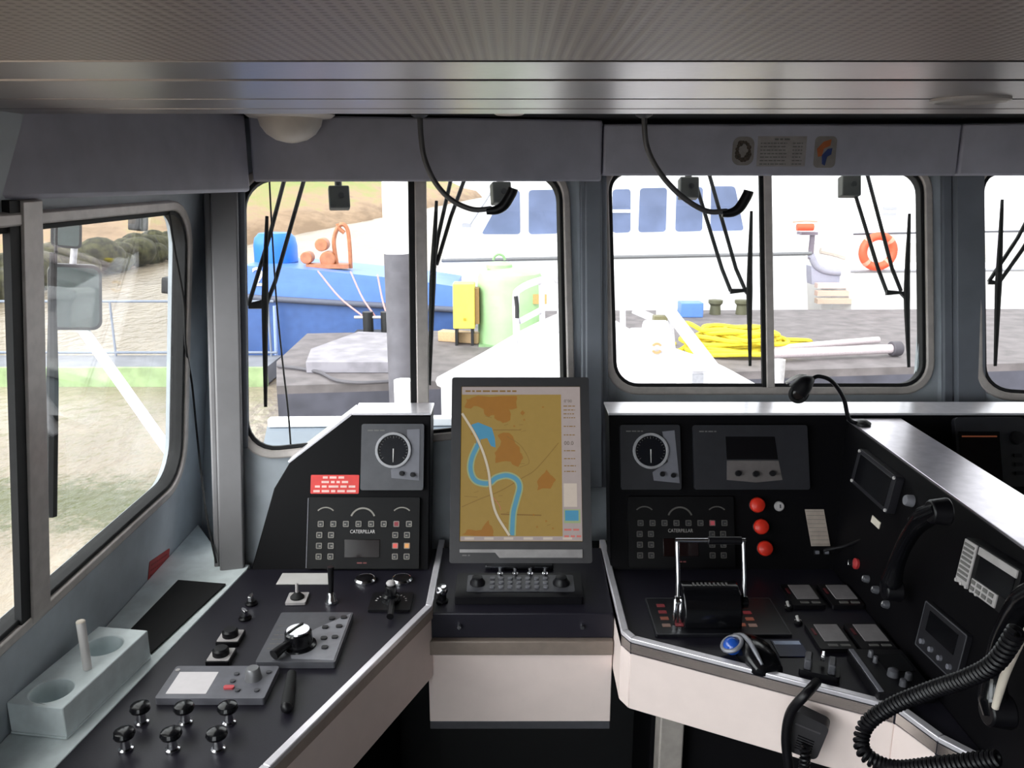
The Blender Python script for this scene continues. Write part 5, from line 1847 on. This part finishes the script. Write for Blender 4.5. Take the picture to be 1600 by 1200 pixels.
for k in range(4):
    a = PI / 4 + k * PI / 2
    M().torus((0, 0, 0), 0.49, 0.141, 8, 12, a - 0.12, a + 0.12, 'Y').build('band', mat('pale_orange_band', '#f09a84', 0.6), t)
# grey inflatable tender
t = thing('tender', 'small grey rubber boat sitting between the two white vessels', 'boat', Y(1305, 415, y2 - 0.4))
s2 = (y2) / F
T_ = lambda x, y: V(((x - 1305) * s2, 0, (415 - y) * s2))
M().tube([T_(1266, 398), T_(1276, 415), T_(1295, 424), T_(1330, 426)], 0.12, 10, 5).build('tube', mat('tender_grey', '#a9a9b8', 0.6), t)
M().extr([T_(1268, 416), T_(1332, 424), T_(1332, 442), T_(1272, 444)], (0, 0.8, 0)).build('hull', mat('tender_lilac', '#b4b4c6', 0.6), t)
M().box(T_(1258, 366).x, 0, T_(1258, 366).z, 0.55, 0.5, 0.10).build('console_shelf', mat('tender_dark', '#7c7480', 0.6), t)
M().cyl(T_(1266, 405), T_(1266, 366), 0.09, seg=12).build('console_post', mat('tender_dark', '#7c7480', 0.6), t)
M().tube([T_(1280, 392), T_(1300, 396), T_(1320, 402)], 0.11, 8, 3).build('seat_roll', mat('tender_beige', '#c9c0b6', 0.6), t)
p = Y(1258, 355, y2 - 0.9)
t = thing('orange_float', 'small orange float strapped on top of the rubber boat console', 'float', p)
M().cyl((-0.28, 0, 0), (0.28, 0, 0), 0.12, seg=16).build('body', mat('life_ring_orange', '#ec5b3c', 0.55), t, 0.02)
M().tube([(-0.42, 0, 0.17), (0.0, 0, 0.20), (0.4, 0, 0.18)], 0.025, 8, 3).build('strap', mat('pale_orange_band', '#f09a84', 0.6), t)

# ------------------------------------------------ on the pontoon: green tank, yellow cabinet, rope, pipes, fenders
yg = 19.2
zb = PZ
c = Y(797, 520, yg)
rg = (Y(848, 480, yg).x - Y(747, 480, yg).x) / 2
t = thing('green_tank', 'pale green round tank with a small lid standing on the pontoon', 'tank', (Y(797, 480, yg).x, yg, zb))
hg = Y(797, 418, yg).z - zb
M().lathe([(rg, 0), (rg, hg * 0.86), (rg * 0.93, hg * 0.93), (rg * 0.6, hg), (0.01, hg + 0.02)], 40).build('shell', GREEN, t)
M().lathe([(0.30, hg - 0.02), (0.30, hg + 0.07), (0.24, hg + 0.12), (0.01, hg + 0.13)], 24, (-0.25, 0, 0)).build('lid', GREEN, t)
M().torus((-0.25, 0, hg + 0.17), 0.13, 0.03, 16, 8, 0, PI, 'Y').build('lid_handle', mat('dull_green', '#7f9f74', 0.5), t)
M().box(0.62, -rg * 0.70, hg * 0.62, 0.42, 0.04, 0.22).build('brown_plate', mat('tan_plate', '#b59a5f', 0.6), t)
M().box(0.0, 0, 0.015, rg * 1.9, rg * 1.9, 0.03).build('base_plate', mat('dull_green', '#7f9f74', 0.5), t)
ybx = 18.6
a, b_ = Y(707, 444, ybx), Y(742, 514, ybx)
t = thing('yellow_cabinet', 'bright yellow upright cabinet beside the green tank', 'cabinet', ((a.x + b_.x) / 2, ybx, zb))
M().box(0, 0.25, (a.z + b_.z) / 2 - zb, b_.x - a.x, 0.5, a.z - b_.z).build('body', YEL, t, 0.02)
for dx in (-0.18, 0.18):
    M().box(dx, 0.25, (b_.z - zb) / 2, 0.06, 0.4, b_.z - zb).build('leg', BLKX, t)
M().box(0.02, -0.01, b_.z - zb + 0.22, 0.06, 0.03, 0.06).build('latch', mat('dull_yellow', '#b59a20', 0.5), t)
M().box((b_.x - a.x) / 2 + 0.05, 0.2, (a.z + b_.z) / 2 - zb, 0.10, 0.3, (a.z - b_.z) * 0.8).build('side_duct', mat('brown_duct', '#8a6b3c', 0.6), t)
p = Wz(716, 532, PZ)
t = thing('timber_block', 'pale timber block lying in front of the yellow cabinet', 'timber', (p.x, p.y, PZ))
M().box(0.05, -0.15, 0.125, 1.0, 0.28, 0.24, -0.35).build('beam', mat('pale_timber', '#c9a981', 0.7), t, 0.01)
# yellow rope heap
c = Wz(1150, 551, PZ)
g = M()
rn = random.Random(21)
for k in range(15):
    ph = rn.uniform(0, 6.3)
    rx, ry = rn.uniform(0.55, 1.12), rn.uniform(0.35, 0.75)
    ox, oy, oz = rn.uniform(-.18, .22), rn.uniform(-.15, .15), 0.09 + 0.032 * k
    P = []
    for i in range(22):
        a = ph + 2 * PI * i / 20
        P.append(c + V((ox + math.cos(a) * rx * (1.15 - 0.03 * k), oy + math.sin(a) * ry * (1.15 - 0.03 * k), oz + 0.03 * math.sin(3 * a + k))))
    g.tube(P, 0.05, 7, 3)
P = [c + V(v) for v in ((-0.7, 0, 0.45), (-1.05, 0.2, 0.62), (-1.18, 0.4, 0.5), (-1.0, 0.3, 0.2), (-1.3, -0.1, 0.06), (-1.75, 0.1, 0.08), (-1.7, 0.5, 0.08), (-1.2, 0.7, 0.06))]
g.tube(P, 0.05, 7, 5)
P = [c + V(v) for v in ((0.8, 0, 0.3), (1.2, 0.2, 0.25), (1.7, 0.35, 0.2), (1.75, 0.6, 0.1), (1.2, 0.8, 0.06))]
g.tube(P, 0.05, 7, 5)
tag(g.build('rope_coil', mat('yellow_rope', '#e0cb36', 0.7, var=0.12, scale=8)), 'heap of coiled yellow rope lying on the pontoon', 'rope')
for k, (a, b_, r_) in enumerate((((1206, 545), (1372, 531), 0.075), ((1206, 553), (1392, 545), 0.10))):
    A, B = Wz(*a, PZ + 0.17), Wz(*b_, PZ + 0.17)
    d_ = (B - A).normalized()
    tt = thing('pipe', ('thinner pale pipe lying behind the thicker one on the pontoon', 'thicker pale pipe with a dark roller end lying on the pontoon')[k], 'pipe', A, 'pale pipes on the pontoon')
    M().cyl((0, 0, 0), B - A, r_, seg=14).build('tube', mat('pale_pink_pipe', '#c3b6ba', 0.5), tt)
    if k == 1:
        M().cyl(B - A, B - A + d_ * 0.22, 0.16, seg=18).build('roller_end', mat('dark_roller', '#4b474e', 0.6), tt, 0.02)
for k, (x, y) in enumerate(((1117, 487), (1158, 487))):
    p = Wz(x, y + 4, PZ)
    tt = thing('quay_bollard', ('dark olive bollard at the pontoon back edge, nearer the blue box', 'dark olive bollard at the pontoon back edge, nearer the wiper blade')[k], 'bollard', p, 'olive bollards')
    M().lathe([(0.16, 0), (0.14, 0.25), (0.2, 0.32), (0.2, 0.40), (0.01, 0.42)], 18).build('post', mat('olive_dark', '#55543f', 0.6), tt)
p = Wz(1078, 494, PZ)
tt = thing('blue_box', 'blue box at the far edge of the pontoon behind the white stay', 'box', p)
M().box(0, 0, 0.2, 0.62, 0.5, 0.4).build('body', BLUE, tt, 0.02)

# ------------------------------------------------ own foredeck seen over the coaming
t = thing('bow_bulwark', 'white vee shaped bow bulwark of the own boat below the windows', 'bulwark', (0, 0, 0))
rim = [Y(690, 596, 4.6), Y(760, 556, 6.0), Y(835, 512, 7.8), Y(900, 486, 9.3), Y(940, 494, 9.5), Y(985, 520, 9.2), Y(1050, 548, 8.0), Y(1110, 570, 6.4), Y(1185, 612, 4.8)]
zd = 0.05
g = M()
for i in range(len(rim) - 1):
    a, b_ = rim[i], rim[i + 1]
    g.hexa([a, b_, V((b_.x, b_.y, zd)), V((a.x, a.y, zd))], [a + V((0, -.05, 0)), b_ + V((0, -.05, 0)), V((b_.x, b_.y - .05, zd)), V((a.x, a.y - .05, zd))])
g.build('bulwark_plate', HULLW, t)
M().tube(rim, 0.035, 8, 4).build('capping_rail', HULLW, t)
M().extr([V((p_.x, p_.y, zd)) for p_ in rim], (0, 0, -0.06)).build('foredeck', mat('white_foredeck', '#e6e4e6', 0.6), t)
# rails on the bow
t = thing('bow_rail', 'white tube bow railing with a dark shackle in front of the green tank', 'rail', (0, 0, 0))
R_ = mat('white_tube_paint', '#c9c7cc', 0.4)
M().tube([Y(808, 545, 7.0), Y(806, 470, 7.0), Y(812, 452, 7.0), Y(845, 438, 7.2), Y(872, 440, 7.4), Y(876, 520, 7.4)], 0.030, 10, 4).build('hoop', R_, t)
M().tube([Y(812, 502, 7.0), Y(846, 484, 7.2), Y(874, 470, 7.4)], 0.026, 10, 4).build('middle_rail', R_, t)
M().cyl(Y(848, 540, 7.2), Y(846, 440, 7.2), 0.026, seg=10).build('post', R_, t)
M().tube([Y(806, 463, 6.9), Y(808, 480, 6.9), Y(808, 497, 6.9)], 0.018, 8, 3).build('shackle', BLKX, t)
# foredeck winch and mast
o = Y(1015, 590, 6.2)
t = thing('anchor_winch', 'white anchor winch with rounded housing on the foredeck', 'winch', o)
s3 = 6.4 / F
A_ = lambda x, y, d=0: V(((x - 1015) * s3, d, (590 - y) * s3))
M().prism(rrect(0, 0, 0.38, 0.34, 0.08), A_(0, 640).z, A_(0, 545).z).build('pedestal', R_, t, 0.02)
M().cyl(A_(980, 540), A_(1045, 540), 0.14, seg=24).build('drum', R_, t, 0.03)
M().cyl(A_(1002, 518), A_(1040, 518), 0.09, seg=20).build('gear_case', R_, t, 0.02)
em = M(Matrix.Translation(A_(1018, 536, -0.165)) @ Matrix.Rotation(PI / 2, 4, 'X'))
em.arcband(0, 0, 0.026, 0.042, 0.6, 2.6, 0, 0.02, 10)
em.arcband(0, 0, 0.026, 0.042, 3.7, 5.7, 0, 0.02, 10)
em.build('emblem', mat('brass_emblem', '#b59468', 0.5), t)
t = thing('foremast', 'white tripod foremast with a slanting stay on the bow', 'mast', Y(1045, 560, 7.6))
o = Y(1045, 560, 7.6)
M().cyl(Y(1043, 600, 7.6) - o, Y(1038, 482, 7.6) - o, 0.10, 0.075, 18).build('mast_tube', R_, t)
M().cyl(Y(1046, 486, 7.5) - o, Y(1116, 578, 6.6) - o, 0.055, seg=14).build('stay', R_, t)
M().cyl(Y(990, 484, 7.6) - o, Y(1040, 506, 7.6) - o, 0.035, seg=12).build('crosstree', R_, t)
M().box((Y(1031, 498, 7.5) - o).x, -0.1, (Y(1031, 498, 7.5) - o).z, 0.12, 0.1, 0.06).build('clamp', mat('olive_clamp', '#6f6a4c', 0.5), t)
M().cyl(Y(975, 600, 7.6) - o, Y(973, 485, 7.6) - o, 0.028, seg=10).build('stanchion', R_, t)
p = Y(1085, 596, 5.6)
t = thing('deck_vent', 'white deck vent with a grey louvre beside the mast stay', 'vent', p)
M().cyl((0, 0, -0.35), (0, 0, 0.10), 0.095, seg=20).build('tube', R_, t)
M().lathe([(0.12, 0.10), (0.12, 0.13), (0.01, 0.15)], 20).build('cap', R_, t)
M().box(0, -0.094, 0.04, 0.075, 0.02, 0.07).build('louvre', mat('vent_grey', '#9a9aa0', 0.6), t)
p = Y(1216, 592, 4.9)
t = thing('short_stanchion', 'short white stanchion just starboard of the middle window mullion', 'stanchion', p)
M().cyl((0, 0, -0.75), (0, 0, 0.12), 0.035, seg=14).build('tube', R_, t)
# own cabin roof in front of the port window
t = thing('cabin_roof', 'blue grey cabin roof with a white lip below the port front window', 'roof', (0, 0, 0))
RF = mat('roof_blue_grey', '#7d8793', 0.6, var=0.06, scale=4)
rf = [(-0.72, 2.13), (-0.70, 2.12), (0.1, 2.36), (1.3, 2.36), (1.7, 2.30), (1.7, 3.0), (-0.90, 2.93)]
M().prism(rf, 0.78, 0.86).build('roof_panel', RF, t)
a, b_ = (-0.89, 2.90), (1.7, 2.98)
M().extr([(a[0], a[1], 0.862), (b_[0], b_[1], 0.862), (b_[0], b_[1], 0.895), (a[0], a[1], 0.895)], (0, 0.04, 0)).build('white_lip', HULLW, t, 0.006)
M().box(0.3, 2.75, 0.3, 2.6, 0.3, 0.95).build('front_wall', HULLW, t)

# ------------------------------------------------ wipers, nozzles and mirrors on the outside of the glass
WOFF = -0.07


def wiper(pl, blade, arms, label, grp='pantograph wipers'):
    o = pl.hit(*arms[0][0], WOFF)
    t = thing('wiper', label, 'wiper', o, grp)
    H_ = lambda p_, c=WOFF: pl.hit(p_[0], p_[1], c) - o
    M().tube([H_(blade[0]), H_(blade[1]), H_(blade[2])], [0.0045, 0.0095, 0.0045], 8, 6).build('blade', RUB, t)
    for a in arms:
        M().tube([H_(p_, WOFF - 0.012) for p_ in a], 0.0058, 8, 0).build('arm', BLKX, t)
    a = arms[0][-1]
    b2 = arms[1][-1]
    bm2 = blade[1]
    M().extr([H_((a[0], a[1] - 4)), H_((bm2[0] + 3, bm2[1] - 4)), H_((bm2[0] + 3, bm2[1] + 12)), H_((b2[0], b2[1] + 4)), H_((a[0], a[1] + 4))], -pl.n * 0.012).build('yoke', BLKX, t)
    return t


def nozzle(pl, x, y, label, w=15, cup=True):
    o = pl.hit(x, y, WOFF - 0.01)
    m = pl.mat()
    m.translation = o
    t = thing('wiper_motor', label, 'motor box', m, 'wiper motor boxes')
    s_ = 2.4 / F
    M().box(0, 0, -0.004, w * 2 * s_, w * 2.2 * s_, 0.04).build('box', mat('motor_box_grey', '#4c4d4a', 0.6), t, 0.004)
    M().cyl((0, w * s_, -0.004), (0, w * s_ + 0.05, -0.004), 0.010, seg=12).build('stem', BLKX, t)
    M().cyl((0.004, 0.002, 0.016), (0.004, 0.002, 0.022), 0.008, seg=14).build('shaft_hole', BLKX, t)
    return t


wiper(F1, [(417, 338), (414, 470), (415, 636)], [[(446, 274), (422, 366), (388, 478)], [(477, 274), (430, 440), (415, 478)]], 'black wiper before the port pane of the port front window')
wiper(F1, [(682, 314), (676, 440), (671, 602)], [[(706, 274), (684, 372), (678, 412)], [(728, 274), (704, 340), (682, 414)]], 'black wiper before the starboard pane of the port front window')
wiper(F2, [(1174, 330), (1171, 455), (1172, 572)], [[(1085, 280), (1128, 420), (1142, 455)], [(1107, 268), (1150, 420), (1164, 452)]], 'black wiper before the port pane of the middle window')
wiper(F2, [(1421, 334), (1417, 460), (1420, 574)], [[(1337, 306), (1372, 420), (1386, 457)], [(1354, 268), (1394, 420), (1408, 455)]], 'black wiper before the starboard pane of the middle window')
wiper(F3, [(1566, 312), (1560, 445), (1555, 572)], [[(1612, 330), (1590, 372), (1545, 440)], [(1625, 345), (1596, 392), (1562, 440)]], 'black wiper before the starboard front window')
nozzle(F1, 530, 309, 'grey motor box above the port pane of the port front window')
nozzle(F1, 783, 302, 'grey motor box above the starboard pane of the port front window')
nozzle(F2, 1076, 294, 'grey motor box above the port pane of the middle window')
nozzle(F2, 1328, 291, 'grey motor box above the starboard pane of the middle window')
P = [F1.hit(x, y, -0.03) for x, y in ((421, 284), (425, 360), (432, 470), (442, 570), (450, 640), (456, 720))]
tag(M().tube(P, 0.0024, 8, 5).build('antenna_wire', BLKX), 'thin black wire running down outside the port front window', 'wire')
# mirrors on the port side
mo = V((-1.22, 2.33, 0))
p = atY(118, 465, 2.33)
t = thing('wing_mirror', 'large black framed rear view mirror outside the side window', 'mirror', Matrix.Translation(p) @ Matrix.Rotation(0.55, 4, 'Z') @ Matrix.Rotation(0.10, 4, 'Y'))
MMX = Matrix.Rotation(PI / 2, 4, 'X')
M(MMX).prism(rrect(0, 0, 0.135, 0.185, 0.026), -0.03, 0.0).build('housing', BLKX, t, 0.004)
M(MMX).prism(rrect(0, 0, 0.120, 0.168, 0.020), 0.0, 0.0012).build('mirror_glass', mat('mirror_surface', '#7f8785', 0.06, 1.0, var=0.02), t)
p2 = atY(104, 366, 2.30)
t = thing('small_mirror', 'small black framed upper mirror outside the side window', 'mirror', Matrix.Translation(p2) @ Matrix.Rotation(0.55, 4, 'Z') @ Matrix.Rotation(0.12, 4, 'Y'))
M(MMX).prism(rrect(0, 0, 0.075, 0.075, 0.014), -0.025, 0.0).build('housing', BLKX, t, 0.004)
M(MMX).prism(rrect(0, 0, 0.062, 0.062, 0.010), 0.0, 0.0012).build('mirror_glass', mat('mirror_surface', '#7f8785', 0.06, 1.0, var=0.02), t)
t = thing('mirror_bracket', 'white slanting tube bracket holding the mirrors outside the side window', 'bracket', p)
A, B = atY(108, 485, 2.38) - p, atY(292, 744, 2.16) - p
M().cyl(A, B, 0.0155, seg=14).build('tube', HULLW, t)
M().cyl(A, p2 - p + V((0, 0.04, -0.02)), 0.009, seg=12).build('upright', R_, t)
# side wiper and small boxes
o = SW.hit(82, 395, -0.05)
t = thing('side_wiper', 'long straight black wiper blade outside the side window', 'wiper', o)
M().tube([V((0, 0, 0)), SW.hit(82, 600, -0.05) - o, SW.hit(80, 806, -0.05) - o], [0.005, 0.011, 0.011], 8, 5).build('blade', RUB, t)
M().tube([SW.hit(88, 352, -0.055) - o, SW.hit(86, 450, -0.06) - o, SW.hit(83, 560, -0.055) - o], 0.003, 8, 3).build('arm', BLKX, t)
for k, (x, y, lab) in enumerate(((216, 346, 'small black camera box outside the top of the side window'), (266, 446, 'small black lamp box outside the forward edge of the side window'))):
    p = SW.hit(x, y, -0.06)
    m = SW.mat()
    m.translation = p
    t = thing(('camera_box', 'lamp_box')[k], lab, ('camera', 'lamp')[k], m)
    M().prism(rrect(0, 0, 0.036, 0.040, 0.006), -0.015, 0.015).build('housing', BLKX, t, 0.002)
    if k == 0:
        M().cyl((0, 0.018, 0), (0, 0.075, 0), 0.005, seg=10).build('stem', BLKX, t)
    else:
        M().cyl((0.014, 0.0, 0), (0.06, 0.0, 0.02), 0.005, seg=10).build('stem', BLKX, t)
# ================================================================== LIGHT
w = bpy.data.worlds.new('overcast_sky')
SC.world = w
w.use_nodes = True
nt = w.node_tree
bg = nt.nodes['Background']
tc = nt.nodes.new('ShaderNodeTexCoord')
sp = nt.nodes.new('ShaderNodeSeparateXYZ')
nt.links.new(tc.outputs['Generated'], sp.inputs[0])
rp = nt.nodes.new('ShaderNodeValToRGB')
rp.color_ramp.elements[0].position = 0.0
rp.color_ramp.elements[0].color = (0.93, 0.95, 1.0, 1)
rp.color_ramp.elements[1].position = 0.9
rp.color_ramp.elements[1].color = (1.0, 0.98, 0.97, 1)
nt.links.new(sp.outputs['Z'], rp.inputs['Fac'])
nt.links.new(rp.outputs['Color'], bg.inputs['Color'])
# the cloud cover is thinner, so brighter, low on the port quarter where the sun stands
dt = nt.nodes.new('ShaderNodeVectorMath')
dt.operation = 'DOT_PRODUCT'
dt.inputs[1].default_value = V((-0.70, -0.62, 0.30)).normalized()
nt.links.new(tc.outputs['Generated'], dt.inputs[0])
mr = nt.nodes.new('ShaderNodeMapRange')
mr.interpolation_type = 'SMOOTHSTEP'
mr.inputs['From Min'].default_value = 0.45
mr.inputs['From Max'].default_value = 1.0
mr.inputs['To Min'].default_value = 2.9
mr.inputs['To Max'].default_value = 8.5
nt.links.new(dt.outputs['Value'], mr.inputs['Value'])
nt.links.new(mr.outputs[0], bg.inputs['Strength'])
SC.view_settings.view_transform = 'Standard'
SC.view_settings.look = 'None'
SC.view_settings.exposure = 0.0
SC.view_settings.gamma = 1.0
SC.cycles.use_denoising = True
SC.cycles.max_bounces = 8
SC.cycles.diffuse_bounces = 4
SC.cycles.transparent_max_bounces = 16
